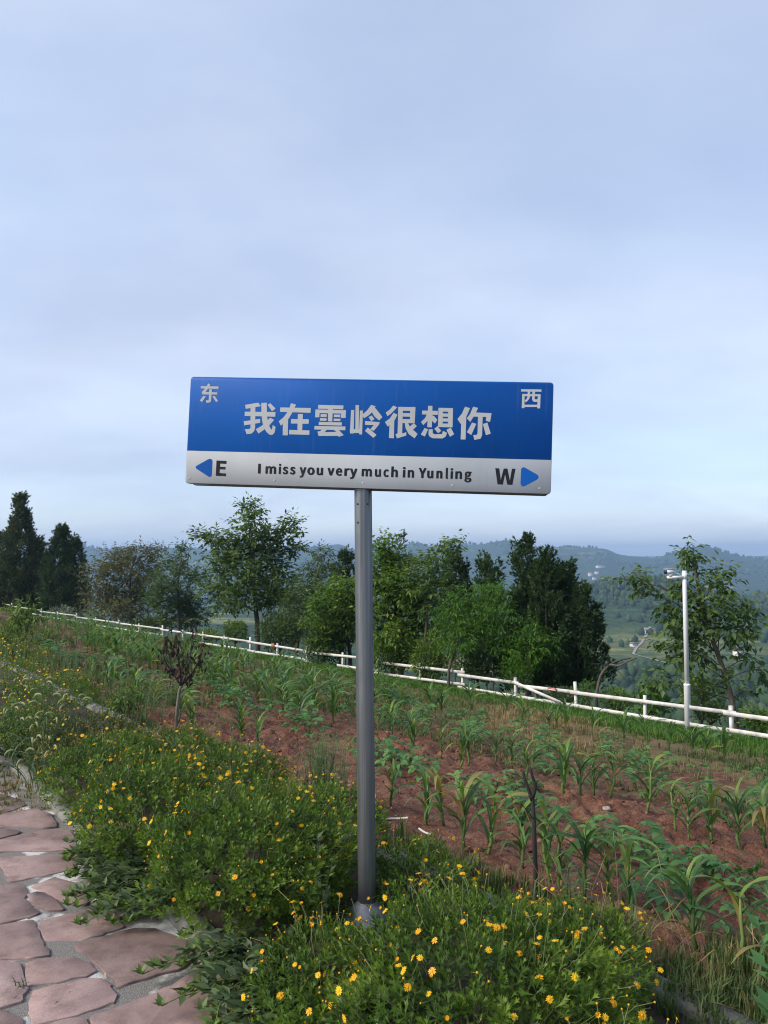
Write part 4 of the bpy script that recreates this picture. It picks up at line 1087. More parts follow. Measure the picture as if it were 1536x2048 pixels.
def tuft_template(n, spread, seed):
    r = np.random.default_rng(seed)
    V = []; F = []; A = []
    for k in range(n):
        a = r.uniform(0, 2 * pi); tl = r.uniform(.1, spread); h = r.uniform(.55, 1.0); w = r.uniform(.02, .035)
        bx, by = r.normal(0, .10, 2)
        d = np.array([cos(a), sin(a)]); q = np.array([-sin(a), cos(a)]) * w
        b0 = len(V)
        m = np.array([bx, by]) + d * tl * .35 * h; e = np.array([bx, by]) + d * tl * h
        V += [(bx - q[0], by - q[1], 0), (bx + q[0], by + q[1], 0), (m[0] + q[0] * .8, m[1] + q[1] * .8, h * .62), (m[0] - q[0] * .8, m[1] - q[1] * .8, h * .62), (e[0], e[1], h * (.95 - .3 * tl))]
        F += [(b0, b0 + 1, b0 + 2, b0 + 3), (b0 + 3, b0 + 2, b0 + 4)]; A += [0] * 5
    return V, F, A


TUFTS = [tuft_template(8, .8, 1), tuft_template(7, .6, 2), tuft_template(8, 1.0, 3), tuft_template(6, .4, 4)]


def rotz(a):
    c, s = np.cos(a), np.sin(a); z = np.zeros_like(c); o = np.ones_like(c)
    return np.stack([np.stack([c, -s, z], 1), np.stack([s, c, z], 1), np.stack([z, z, o], 1)], 1)


# ================================================================== DAISY BUSHES
def flower_mesh(kind):
    V = []; F = []; mats = []
    if kind == 'open':
        n = 11
        for k in range(n):
            a = 2 * pi * k / n + random.uniform(-.1, .1); b0 = len(V); l = random.uniform(.85, 1.08); dz = random.uniform(-.12, .14)
            c, s_ = cos(a), sin(a)
            for (rr, w, z) in ((.25, .07, .02), (.68, .16, .05 + dz * .5), (1.0 * l, .06, .0 + dz)):
                V += [(c * rr + s_ * w, s_ * rr - c * w, z), (c * rr - s_ * w, s_ * rr + c * w, z)]
            F += [(b0, b0 + 2, b0 + 3, b0 + 1), (b0 + 2, b0 + 4, b0 + 5, b0 + 3)]; mats += [0, 0]
        rd, hz = .34, .16
    elif kind == 'half':
        n = 9
        for k in range(n):
            a = 2 * pi * k / n; b0 = len(V); c, s_ = cos(a), sin(a)
            for (rr, w, z) in ((.25, .08, .05), (.55, .15, .32), (.62, .05, .58)):
                V += [(c * rr + s_ * w, s_ * rr - c * w, z), (c * rr - s_ * w, s_ * rr + c * w, z)]
            F += [(b0, b0 + 2, b0 + 3, b0 + 1), (b0 + 2, b0 + 4, b0 + 5, b0 + 3)]; mats += [0, 0]
        rd, hz = .32, .30
    else:
        rd, hz = .42, .55
    b0 = len(V); m = 8
    V += [(rd * cos(2 * pi * k / m), rd * sin(2 * pi * k / m), .0) for k in range(m)]
    V += [(rd * .8 * cos(2 * pi * k / m), rd * .8 * sin(2 * pi * k / m), hz * .7) for k in range(m)]
    V += [(0, 0, hz), (0, 0, -.25)]
    for k in range(m):
        k2 = (k + 1) % m
        F += [(b0 + k, b0 + k2, b0 + m + k2, b0 + m + k), (b0 + m + k, b0 + m + k2, b0 + 2 * m), (b0 + k2, b0 + k, b0 + 2 * m + 1)]; mats += [1, 1, 1]
    rn = random.random()
    me = mesh_from('flower_' + kind, V, F, attrs={'rnd': np.full(len(V), rn), 'acr': np.zeros(len(V))})
    me.materials.append(M['petal']); me.materials.append(M['disc'])
    me.polygons.foreach_set('material_index', np.array(mats, np.int32))
    return me


FLOWERS = [flower_mesh('open') for _ in range(4)] + [flower_mesh('half') for _ in range(2)]
BUDS = [flower_mesh('bud') for _ in range(4)]
BUDS[3].materials[1] = M['spent']


def daisy_bush(s, t, rs, rt, h, n, nf, label, dry=False, parts=True, kids=True):
    x0, y0 = XY(s, t)
    root = empty('daisy_bush', (x0, y0, .0))
    tag(root, label, 'flower bush', 'yellow daisy bushes in the planting bed')
    ph = rng.uniform(0, 9)

    def dome(n_, lo=-.25):
        v = unit(rng.normal(size=(n_, 3))); v[:, 2] = np.abs(v[:, 2]) + np.where(rng.random(n_) < .42, rng.uniform(min(lo * 3.5, -.01), 0, n_), 0)
        v = unit(v)
        lump = 1 + .5 * fbm(v[:, 0] * 2.8 + ph, v[:, 1] * 2.8 + v[:, 2] * 2.4, 2, 3)
        P = np.stack([v[:, 0] * rs, v[:, 1] * rt, np.maximum(-.43 * h, v[:, 2] * .58 * h)], 1) * lump[:, None] + [0, 0, .44 * h]
        return P, v
    P, v = dome(n)
    depth = np.where(rng.random(n) < .75, rng.uniform(.86, 1.04, n), rng.uniform(.45, .86, n))
    P = (P - [0, 0, .44 * h]) * depth[:, None] + [0, 0, .44 * h]
    d = unit(v * [1, 1, .8] + [0, 0, .75] + rng.normal(0, .25, (n, 3)))
    base = P
    mb = MB()
    shoot_tone = np.clip(.42 + .9 * fbm(P[:, 0] * 6 + 3, P[:, 1] * 6 + P[:, 2] * 5, 2, 8) + rng.normal(0, .12, n), 0, 1)
    shoot_size = rng.uniform(.65, 1.25, n)
    K = 10
    for k in range(K):
        ang = 2 * pi * k * .382 + rng.uniform(0, .5, n)
        fr = frames(d)
        el = radians(74) - radians(52) * (1 - k / K) + rng.normal(0, .15, n)
        loc = np.stack([np.cos(ang) * np.cos(el), np.sin(el), np.sin(ang) * np.cos(el)], 1)
        dd = np.einsum('nij,nj->ni', fr, loc)
        ln = shoot_size * rng.uniform(.030, .046, n) * (1.0 - .3 * (k / K))
        pos = base + d * (.045 * k / K)
        tone = np.clip(shoot_tone + (.28 if k > 7 else -.05) + rng.normal(0, .06, n), 0, 1)
        mb.inst(LOBED, pos, frames(dd, up=d), ln, tone)
    mb.build('foliage', M['bushdry' if dry else 'bush'], root)
    sb = MB()
    for k in range(26 if parts else 10):
        q, _ = dome(1, 0.0); q = q[0] * [.85, .85, .9]
        sb.tube([q * [.12, .12, 0], q * [.6, .6, .45], q], [.006, .004, .002], 5, rnd=rng.random(), cap=False)
    # flowers on thin stalks
    Pf, vf = dome(nf, .05)
    fl = []
    for k in range(nf):
        dv = unit(vf[k] * [1, 1, .5] + np.array([0, 0, .9]) + rng.normal(0, .3, 3))
        ln = rng.uniform(.06, .15)
        a = Pf[k] * [.92, .92, .96]; b = a + dv * ln * .6 + rng.normal(0, .008, 3); c = a + dv * ln + np.array([0, 0, -.01]) + rng.normal(0, .01, 3)
        sb.tube([a, b, c], .0013, 4, rnd=rng.random(), cap=False)
        fd = unit(dv + rng.normal(0, .35, 3) + [0, -.15, .1])
        fl.append((c, fd))
    so = sb.build('flower_stems', M['stem'], root); so['kind'] = 'stuff'
    if parts:
        for c, fd in fl:
            bud = rng.random() < .55
            me = BUDS[rng.integers(4)] if bud else FLOWERS[rng.integers(len(FLOWERS))]
            f = bpy.data.objects.new('flower_bud' if bud else 'flower', me)
            f.parent = root; f.location = c
            f.rotation_euler = Vector(fd).to_track_quat('Z', 'Y').to_euler()
            f.scale = (rng.uniform(.0065, .0098),) * 3 if bud else (rng.uniform(.0095, .0138),) * 3
            COL.objects.link(f)
    else:
        fb = MB()
        PET = ([(1, 0, .1), (.5, .87, 0), (-.5, .87, .12), (-1, 0, 0), (-.5, -.87, .1), (.5, -.87, 0), (0, 0, .25)], [(0, 1, 6), (1, 2, 6), (2, 3, 6), (3, 4, 6), (4, 5, 6), (5, 0, 6)], [0] * 7)
        C_ = np.array([c for c, _ in fl]); D_ = np.array([f for _, f in fl])
        fb.inst(PET, C_, frames(np.cross(D_, [0.3, .1, 1.0]), up=D_), rng.uniform(.006, .011, len(fl)), rng.random(len(fl)))
        fo = fb.build('flowers', M['petal'], root); fo['kind'] = 'stuff'
    return root


BUSHES = [  # s, t, rs, rt, h, shoots, flowers, label, dry, parts
    (1.72, 1.05, .34, .34, .34, 560, 30, 'daisy bush at the bottom edge of the picture, right of centre', False, True),
    (1.82, 1.72, .48, .44, .42, 1350, 62, 'largest bright daisy bush at the bottom centre, right of the sign pole base', False, True),
    (1.60, 2.24, .25, .27, .22, 460, 26, 'small low daisy bush in front of the sign pole base, beside the large flagstone', False, True),
    (2.30, 1.75, .22, .32, .30, 320, 20, 'narrow daisy bush along the edging behind the nearest bright bush', False, True),
    (1.86, 2.86, .22, .20, .26, 300, 14, 'low daisy bush filling the gap just left of the sign pole', False, True),
    (2.27, 2.56, .22, .36, .25, 340, 16, 'small daisy bush just right of the sign pole against the edging', False, True),
    (1.72, 3.06, .46, .42, .52, 1250, 56, 'big round daisy bush left of the sign pole, overhanging the flagstones', False, True),
    (2.20, 3.25, .30, .42, .40, 620, 34, 'daisy bush behind the big round one, against the field edging', False, True),
    (1.66, 3.98, .42, .42, .46, 1000, 52, 'daisy bush thick with flowers, second mound along the flagged path', False, True),
    (2.18, 4.15, .32, .42, .42, 620, 44, 'flower-topped daisy bush at the edging below the dead sapling', False, True),
    (1.72, 4.85, .40, .42, .42, 800, 40, 'daisy bush third along the path, left of the thick flowering mound', False, True),
    (2.20, 5.05, .30, .42, .34, 460, 30, 'daisy bush against the edging stones, left of the twiggy shrub', False, True),
    (1.90, 5.85, .42, .40, .36, 560, 26, 'browning daisy bush behind the foxtail grass', True, True),
    (1.55, 6.55, .36, .42, .34, 460, 22, 'daisy bush half hidden by foxtail seed heads at the left edge', False, True),
    (2.05, 7.5, .40, .55, .46, 460, 46, 'far daisy bush beyond the foxtail grass, covered in flowers', False, False),
    (1.75, 8.5, .45, .55, .52, 420, 50, 'daisy bush at the left edge below the small green sapling', False, False),
    (2.1, 9.8, .45, .6, .55, 360, 55, 'farthest daisy bush showing at the left edge', False, False),
]
for b in BUSHES:
    daisy_bush(b[0] - (.07 if b[0] < 2 else .02), b[1], b[2] * .95, b[3] * .93, b[4] * .96, int(b[5] * 1.0), int(b[6] * 3.6), b[7], dry=b[8], parts=b[9])


# ================================================================== MAIZE
def corn_leaf(L_, wmax, e0, e1, twist, seed):
    r = np.random.default_rng(seed); m = 9
    p = np.array([0., 0, 0]); V = []; A = []
    for i in range(m):
        u = i / (m - 1)
        e = e0 + (e1 - e0) * u ** 1.35 + r.normal(0, .05)
        d = np.array([0, cos(e), sin(e)])
        w = wmax * (.55 + .45 * min(1, u / .3)) * (1 - max(0, (u - .35) / .65) ** 1.8) + .0008
        nrm = np.array([0, -sin(e), cos(e)]); a = twist * u
        sd = np.array([cos(a), 0, 0]) + nrm * sin(a)
        fold = .45 * (1 - .6 * u); wv = .22 * w * sin(u * 16 + seed)
        V += [p - sd * w + nrm * (w * fold + wv), p, p + sd * w + nrm * (w * fold - wv)]; A += [1, 0, 1]
        p = p + d * L_ / (m - 1)
    F = []
    for i in range(m - 1):
        b = i * 3
        F += [(b, b + 1, b + 4, b + 3), (b + 1, b + 2, b + 5, b + 4)]
    return np.array(V), F, np.array(A, float)


CORN_L = []
for k in range(9):
    CORN_L.append(corn_leaf(rng.uniform(.36, .52), rng.uniform(.016, .022), radians(rng.uniform(58, 74)), radians(rng.uniform(-75, -25)), rng.uniform(-.7, .7), k))
CORN_U = []
for k in range(5):
    CORN_U.append(corn_leaf(rng.uniform(.26, .36), rng.uniform(.013, .018), radians(rng.uniform(68, 82)), radians(rng.uniform(-60, 20)), rng.uniform(-.5, .5), 20 + k))


def leafmesh(L_, tone, nm):
    V, F, A = L_
    return mesh_from(nm, V, F, attrs={'rnd': np.full(len(V), tone), 'acr': A}, smooth=True)


CORN_LM = [leafmesh(l, rng.uniform(0, .5) if q_ != 4 else .97, 'maize_leaf') for q_, l in enumerate(CORN_L)]
CORN_UM = [leafmesh(l, rng.uniform(.40, .74), 'maize_leaf') for l in CORN_U]
for me in CORN_LM + CORN_UM:
    me.materials.append(M['corn'])
STALKS = []
for k in range(3):
    mb = MB(); b = rng.normal(0, .008, (5, 2))
    mb.tube([(b[i][0], b[i][1], .34 * i / 4 - .02) for i in range(5)], [.012, .011, .0095, .008, .005], 7, rnd=rng.random())
    me = mb.mesh('maize_stalk', True); me.materials.append(M['stalk']); STALKS.append(me)
CORN_FAR = []
for k in range(6):
    mb = MB(); a0 = rng.uniform(0, pi)
    mb.tube([(0, 0, -.02), (0, 0, .34)], [.011, .006], 5, rnd=.2)
    for i in range(10):
        L_ = CORN_L[rng.integers(9)] if i < 8 else CORN_U[rng.integers(5)]
        a = a0 + pi * i + rng.normal(0, .35)
        z = .04 + .28 * i / 10
        mb.inst(L_, [(0, 0, z)], rotz(np.array([a])), [rng.uniform(.75, 1.1)], [(rng.uniform(0, .5) if rng.random() > .06 else .95) if i < 8 else rng.uniform(.4, .75)])
    me = mb.mesh('maize_plant', True); me.materials.append(M['corn']); CORN_FAR.append(me)

ONES = ['first', 'second', 'third', 'fourth', 'fifth', 'sixth', 'seventh', 'eighth', 'ninth']
ORD = ['first', 'second', 'third', 'fourth', 'fifth', 'sixth', 'seventh', 'eighth', 'ninth', 'tenth', 'eleventh', 'twelfth', 'thirteenth', 'fourteenth', 'fifteenth', 'sixteenth',
       'seventeenth', 'eighteenth', 'nineteenth', 'twentieth']
for tens, tenth in (('twenty', 'thirtieth'), ('thirty', 'fortieth'), ('forty', 'fiftieth'), ('fifty', 'sixtieth')):
    ORD += [f'{tens}-{q}' for q in ONES] + [tenth]


def maize(s, t, h, label, group, near):
    x, y = XY(s, t); z = gz(x, y)
    k = h / .52
    a0 = rng.uniform(0, 2 * pi)
    if not near:
        o = bpy.data.objects.new('maize_plant', CORN_FAR[rng.integers(6)])
        o.location = (x, y, z); o.rotation_euler = (rng.normal(0, .06), rng.normal(0, .06), a0); o.scale = (k, k, k * rng.uniform(.9, 1.15))
        COL.objects.link(o); tag(o, label, 'maize plant', group); return
    r = empty('maize_plant', (x, y, z), a0); r.rotation_euler = (rng.normal(0, .07), rng.normal(0, .07), a0); r.scale = (k, k, k)
    tag(r, label, 'maize plant', group)
    o = bpy.data.objects.new('stalk', STALKS[rng.integers(3)]); o.parent = r; COL.objects.link(o)
    nl = int(rng.integers(8, 12))
    for i in range(nl):
        up = i >= nl - 2
        o = bpy.data.objects.new('leaf', (CORN_UM if up else CORN_LM)[rng.integers(5 if up else 9)])
        o.parent = r; o.location = (0, 0, .03 + .30 * (i + .3) / nl)
        sc = rng.uniform(.7, 1.0) * (.75 if i == 0 else 1)
        o.rotation_euler = (rng.normal(0, .12), 0, pi * i + rng.normal(0, .4)); o.scale = (sc * rng.uniform(.9, 1.25), sc, sc)
        COL.objects.link(o)


ROW1 = [(3.0, 1.36), (3.07, 1.55), (3.0, 1.70), (3.10, 2.07), (3.13, 2.20), (3.11, 2.34), (3.05, 2.44), (3.10, 2.55), (3.17, 2.78), (3.12, 3.0), (3.07, 3.13), (3.34, 3.59), (3.22, 3.62), (3.26, 4.03)]
ROW1B = [(3.2 + rng.normal(0, .1), t_ + rng.normal(0, .06)) for t_ in np.arange(6.0, 10.4, .27)]
ROW2 = [(5.28, 2.30), (5.28, 2.48), (5.21, 2.62), (5.12, 2.78), (5.04, 2.90), (5.1, 3.02), (5.29, 3.37), (5.48, 3.84), (5.40, 3.95), (5.18, 3.92), (5.0, 3.95), (5.34, 4.23), (5.2, 4.5), (5.6, 4.8), (5.75, 5.18), (5.52, 5.19), (5.15, 5.19), (4.94, 5.08), (5.14, 5.56), (5.09, 5.93), (5.3, 6.2), (5.53, 6.5), (5.5, 6.76), (5.25, 6.72)]
ROW2B = [(5.2 + rng.normal(0, .2), t_ + rng.normal(0, .1)) for t_ in np.arange(7.3, 17, .18)]
ROW3B = [(7.2 + rng.normal(0, .3), t_ + rng.normal(0, .15)) for t_ in np.arange(8.6, 27, .34)]
ROW4 = [(9.91, 5.16), (9.80, 5.38), (9.72, 5.5), (9.57, 5.76), (9.53, 6.05), (9.54, 6.45), (9.8, 7.2), (10.07, 7.9), (9.6, 7.7), (9.27, 7.58), (8.98, 7.85), (9.97, 9.1), (9.36, 9.35), (8.61, 9.3), (8.45, 9.27), (8.31, 9.23), (8.46, 10.64)]
ROW4B = [(9.0 + rng.normal(0, .35), t_ + rng.normal(0, .2)) for t_ in np.arange(12, 36, .5)]
ROW5B = [(11.2 + rng.normal(0, .35), t_ + rng.normal(0, .2)) for t_ in np.arange(14, 44, .75)]


def plant_row(row, where, near, hmin, hmax, single=True, group=None):
    row = sorted(row, key=lambda q: q[1])
    for i, (s_, t_) in enumerate(row):
        lab = f'{ORD[i]} maize plant from the right in {where}' if i < len(ORD) else f'maize plant in {where}'
        maize(s_, t_, rng.uniform(hmin, hmax), lab, group or where, near)


plant_row(ROW1[:11], 'the nearest row by the bare sapling', True, .40, .50)
plant_row(ROW1[11:], 'the gappy row just right of the pole', True, .32, .45)
plant_row(ROW1B, 'the near stand behind the dead sapling', True, .36, .46, False)
plant_row(ROW2[:12], 'the second row, right of the bare sapling', True, .40, .52)
plant_row(ROW2[12:], 'the second row, between sapling and pole', True, .36, .48)
plant_row(ROW2B, 'the dense second row left of the pole', False, .42, .58, False)
plant_row(ROW3B, 'the third row, left of the pole', False, .42, .56, False)
plant_row(ROW4[:10], 'the scattered maize below the camera mast', False, .44, .58)
plant_row(ROW4[10:], 'the scattered maize below the broken rail', False, .42, .56)
plant_row(ROW4B, 'the fourth row, far left of the pole', False, .42, .56, False)
plant_row(ROW5B, 'the last row before the fence', False, .42, .55, False)


# ================================================================== BEANS
def trifoliate(seed):
    r = np.random.default_rng(seed); mb = MB()
    mb.tube([(0, 0, 0), (0, .03, .025), (0, .06, .035)], .0016, 4, rnd=.6, cap=False)
    for a in (0, 1.25, -1.25):
        L_ = r.uniform(.05, .07) * (1.1 if a == 0 else .95); W_ = L_ * .36
        c = np.array([0, .06, .035]); d = np.array([sin(a), cos(a), r.uniform(-.15, .1)]); d /= np.linalg.norm(d)
        sd = np.array([cos(a), -sin(a), 0]); V = [c + d * .008]; A = [0]
        for (u, w, z) in ((.25, .8, .004), (.5, 1.0, .004), (.78, .62, -.002)):
            q = c + d * (.008 + L_ * u)
            V += [q - sd * W_ * w + [0, 0, .008 + z], q + [0, 0, z], q + sd * W_ * w + [0, 0, .008 + z]]; A += [1, 0, 1]
        V.append(c + d * (.008 + L_) + np.array([0, 0, -.012])); A.append(0)
        F = [(0, 2, 1), (0, 3, 2), (1, 2, 5, 4), (2, 3, 6, 5), (4, 5, 8, 7), (5, 6, 9, 8), (7, 8, 10), (8, 9, 10)]
        mb.add(V, F, rnd=np.clip(r.uniform(.1, 1), 0, 1), acr=A)
    return mb


TRI = [trifoliate(k) for k in range(6)]
TRIM = []
for t_ in TRI:
    me = t_.mesh('bean_leaf', True); me.materials.append(M['bean']); TRIM.append(me)
TRIT = [(np.concatenate(t_.V), None, t_) for t_ in TRI]
BSTEM = []
for k in range(2):
    mb = MB()
    mb.tube([(0, 0, -.01), (.01, .005, .06), (.0, .0, .13)], [.004, .003, .002], 5, rnd=.3)
    for a in range(4):
        mb.tube([(0, 0, .03 + .02 * a), (.05 * cos(a * 1.7), .05 * sin(a * 1.7), .07 + .02 * a)], [.002, .0014], 4, rnd=.4, cap=False)
    me = mb.mesh('bean_stem'); me.materials.append(M['bean']); BSTEM.append(me)


def bean_pose(k, n):
    a = 2.399 * k + rng.normal(0, .3); f = k / n
    return (.05 * (1 - f * .6) * cos(a), .05 * (1 - f * .6) * sin(a), .03 + .12 * f), a - pi / 2, rng.uniform(-.25, .45) + .3 * f


def bean_far_mesh():
    mb = MB()
    mb.tube([(0, 0, -.02), (.005, 0, .07), (0, 0, .16)], [.005, .004, .002], 5, rnd=.4)
    for k in range(11):
        p, a, e = bean_pose(k, 11)
        mb.tube([(0, 0, max(.0, p[2] - .05)), p], [.0022, .0016], 4, rnd=.5, cap=False)
        Rm = np.array(Matrix.Rotation(a, 3, 'Z') @ Matrix.Rotation(e, 3, 'X'))
        t_ = TRI[rng.integers(6)]; sc = rng.uniform(.8, 1.3)
        off = 0
        for V, T, Lp, R_, A_ in zip(t_.V, t_.T, t_.L, t_.R, t_.A):
            F = []; i = 0
            for n_ in T:
                F.append(tuple(Lp[i:i + n_] - off)); i += n_
            mb.add((V * sc) @ Rm.T + np.array(p), F, rnd=R_, acr=A_); off += len(V)
    me = mb.mesh('bean_plant', True); me.materials.append(M['bean']); return me


BFAR = [bean_far_mesh() for _ in range(5)]


def bean(s, t, k, label, group, near):
    x, y = XY(s, t); z = gz(x, y); a0 = rng.uniform(0, 6.28)
    if not near:
        o = bpy.data.objects.new('bean_plant', BFAR[rng.integers(5)]); o.location = (x, y, z); o.rotation_euler = (0, 0, a0); o.scale = (k * 1.0, k * 1.0, k * .9)
        COL.objects.link(o); tag(o, label, 'bean plant', group); return
    r = empty('bean_plant', (x, y, z), a0); r.scale = (k, k, k); tag(r, label, 'bean plant', group)
    o = bpy.data.objects.new('stem', BSTEM[rng.integers(2)]); o.parent = r; COL.objects.link(o)
    n = int(rng.integers(10, 14))
    for i in range(n):
        p, a, e = bean_pose(i, n)
        o = bpy.data.objects.new('leaf', TRIM[rng.integers(6)]); o.parent = r; o.location = p
        o.rotation_mode = 'ZXY'; o.rotation_euler = (e, 0, a); sc = rng.uniform(.85, 1.35); o.scale = (sc, sc, sc)
        COL.objects.link(o)


def bean_row(row, where, near, kmin, kmax, single=True):
    row = sorted(row, key=lambda q: q[1])
    for i, (s_, t_) in enumerate(row):
        lab = f'{ORD[i]} bean plant from the right in {where}' if i < len(ORD) else f'bean plant in {where}'
        bean(s_, t_, rng.uniform(kmin, kmax), lab, where, near)


bean_row([(3.45, 1.45), (3.55, 1.75), (3.40, 2.06), (3.55, 2.25), (3.62, 1.15)], 'the patch behind the nearest maize', True, .75, 1.05)
bean_row([(4.0, 1.7), (4.25, 1.85), (4.05, 2.05), (4.2, 2.2), (4.05, 2.36), (4.28, 2.45), (4.05, 2.58), (4.2, 2.75), (4.1, 2.95), (4.3, 3.05)], 'the leafy bean row at the right', True, .8, 1.1)
bean_row([(4.1, 3.5), (4.25, 3.75), (4.05, 4.0), (4.2, 4.2), (4.62, 4.28), (4.75, 4.15)], 'the bean row behind the bare sapling', True, .8, 1.2)
bean_row([(4.2, 4.75), (4.35, 4.95), (4.15, 5.1), (4.4, 5.3), (4.2, 5.5), (4.45, 5.7), (4.5, 6.0)], 'the clump just right of the pole', True, .8, 1.15)
bean_row([(6.2 + rng.normal(0, .2), t_) for t_ in np.arange(4.9, 9.3, .34)], 'the green strip behind the second maize row', False, .8, 1.15)
bean_row([(8.3 + rng.normal(0, .25), t_) for t_ in np.arange(3.6, 9.0, .42)], 'the bean strip before the scattered maize', False, .8, 1.15)
bean_row([(6.0, 4.4), (6.3, 4.0), (6.4, 3.6), (6.6, 3.3), (6.5, 3.0), (6.3, 2.8), (6.7, 2.7)], 'the row at the edge below the mast', False, .9, 1.3)
bean_row([(7.3 + rng.normal(0, .25), t_) for t_ in np.arange(4.6, 12.5, .36)], 'the middle bean row right of the pole', False, .9, 1.35, False)
bean_row([(4.5 + rng.normal(0, .2), t_) for t_ in np.arange(6.7, 10.5, .33)], 'the bean row left of the sign pole', False, .9, 1.35, False)
bean_row([(6.3 + rng.normal(0, .3), t_) for t_ in np.arange(9.5, 22, .55)], 'the far left part of the field', False, 1.0, 1.5, False)
bean_row([(3.9 + rng.normal(0, .3), t_) for t_ in np.arange(10.5, 17, .42)], 'the low green patch below the small sapling', False, 1.0, 1.5, False)

# ================================================================== WEEDS AND GRASS
def blades(mb, base, h, n, spread, rnd, w=.5):
    pass


def creeping_weed(s, t, n_run, reach, label, aim):
    x0, y0 = XY(s, t)
    root = empty('creeping_weed', (x0, y0, .0)); tag(root, label, 'weed', 'creeping weeds over the path kerb')
    st = MB(); lf = MB()
    for k in range(n_run):
        a = aim + rng.normal(0, .75); ln = reach * rng.uniform(.45, 1.05)
        p0 = rng.normal(0, .07, 2); m = 7
        pts = []
        for i in range(m):
            u = i / (m - 1)
            pts.append([p0[0] + cos(a + .5 * (u - .5) * rng.normal()) * ln * u, p0[1] + sin(a) * ln * u, .03 + .05 * sin(u * 3.0) * rng.uniform(.5, 1.5) + .01])
        pts = np.array(pts)
        st.tube(pts, .0022, 5, rnd=rng.random(), cap=False)
        nl = int(14 * ln / .3) + 6
        u = rng.uniform(.1, 1.0, nl) ** .8
        P = np.stack([np.interp(u, np.linspace(0, 1, m), pts[:, q]) for q in range(3)], 1)
        ang = a + rng.choice([-1, 1], nl) * rng.uniform(.4, 1.3, nl)
        d = np.stack([np.cos(ang), np.sin(ang), rng.uniform(-.1, .8, nl)], 1)
        lf.inst(LEAF, P, frames(d, roll=rng.normal(0, .4, nl)), np.stack([rng.uniform(.045, .07, nl) * .9, rng.uniform(.04, .075, nl), rng.uniform(.04, .07, nl)], 1), np.clip(.45 + .35 * (u > .85) + rng.normal(0, .2, nl), 0, 1))
        # terminal rosette
        q = 7; an = np.arange(q) * 2.4
        d = np.stack([np.cos(an), np.sin(an), np.full(q, 1.0)], 1) + np.array([cos(a), sin(a), 0]) * .5
        lf.inst(LEAF, np.tile(pts[-1], (q, 1)), frames(d), rng.uniform(.03, .05, q), np.clip(rng.normal(.85, .1, q), 0, 1))
    st.build('runners', M['stem'], root); lf.build('leaves', M['weed'], root)


AIM = math.atan2(-NY, -NX)      # towards the path
creeping_weed(1.47, 3.66, 34, .40, 'mat of grey-green creeping weed spilling onto the flagstones beside the big bush', AIM + .2)
creeping_weed(1.45, 3.95, 24, .34, 'creeping weed under the second flower mound, reaching over the kerb', AIM)
creeping_weed(1.44, 3.40, 22, .32, 'creeping weed at the foot of the big round bush', AIM - .2)
creeping_weed(1.50, 2.66, 30, .36, 'broad-leaved weed over the kerb in front of the big round bush', AIM + .1)
creeping_weed(1.48, 2.36, 34, .36, 'creeping weed mat at the bottom edge over the large flagstone', AIM + .3)
creeping_weed(1.46, 2.10, 18, .25, 'creeping weed at the bottom edge below the low bush', AIM + .2)


def upright_weed(x, y, z, h, n_st, name, label, leaf, mat, lsize, nleaf, spread, group=None, cat='weed', lean=0.12):
    root = empty(name, (x, y, z)); tag(root, label, cat, group)
    st = MB(); lf = MB()
    for k in range(n_st):
        b = rng.normal(0, spread * .35, 2); ld = rng.normal(0, lean, 2); hh = h * rng.uniform(.65, 1.05)
        pts = np.array([[b[0] + ld[0] * hh * u ** 1.5, b[1] + ld[1] * hh * u ** 1.5, hh * u] for u in np.linspace(0, 1, 6)])
        one = MB() if n_st <= 6 else st
        one.tube(pts, np.linspace(.0025, .0010, 6) * max(1, h / .5), 4, rnd=rng.random(), cap=False)
        if n_st <= 6:
            one.build('stem', mat, root)
        u = rng.uniform(.1, 1, nleaf)
        P = np.stack([np.interp(u, np.linspace(0, 1, 6), pts[:, q]) for q in range(3)], 1)
        a = rng.uniform(0, 2 * pi, nleaf)
        d = np.stack([np.cos(a), np.sin(a), rng.uniform(.2, 1.2, nleaf)], 1)
        lf.inst(leaf, P, frames(d), lsize * rng.uniform(.6, 1.2, nleaf) * (1.15 - .6 * u), np.clip(rng.normal(.5, .25, nleaf), 0, 1))
    if n_st > 6:
        st.build('stems', mat, root)['kind'] = 'stuff'
    lf.build('leaves', mat, root)


x, y, z = ground_pt(645, 1628)
upright_weed(x, y, z, .50, 80, 'feathery_weed', 'tall pale feathery weed standing alone left of the sign pole', LEAFN, M['wispy'], .034, 70, .24, lean=.09)
x, y, z = ground_pt(735, 1838)
upright_weed(x - .005, y - .09, .05, .34, 4, 'narrow_weed', 'narrow-leaved weed growing up against the base of the sign pole', LEAFN, M['weed'], .085, 24, .03)
x, y = XY(1.75, 2.6)
upright_weed(x, y, .05, .42, 3, 'narrow_weed', 'broad-leaved green weed between the low bush and the big bush', LEAF, M['weed'], .075, 12, .05)
x, y = XY(2.5, 1.15)
upright_weed(x, y, .05, .36, 3, 'broad_weed', 'large-leaved bright weed beside the edging at the bottom right', LEAF, M['bean'], .12, 7, .04)
x, y = XY(2.45, 1.9)
upright_weed(x, y, .05, .40, 5, 'narrow_weed', 'mugwort-like weed by the edging right of the sign pole', LEAFN, M['weed'], .07, 26, .05)
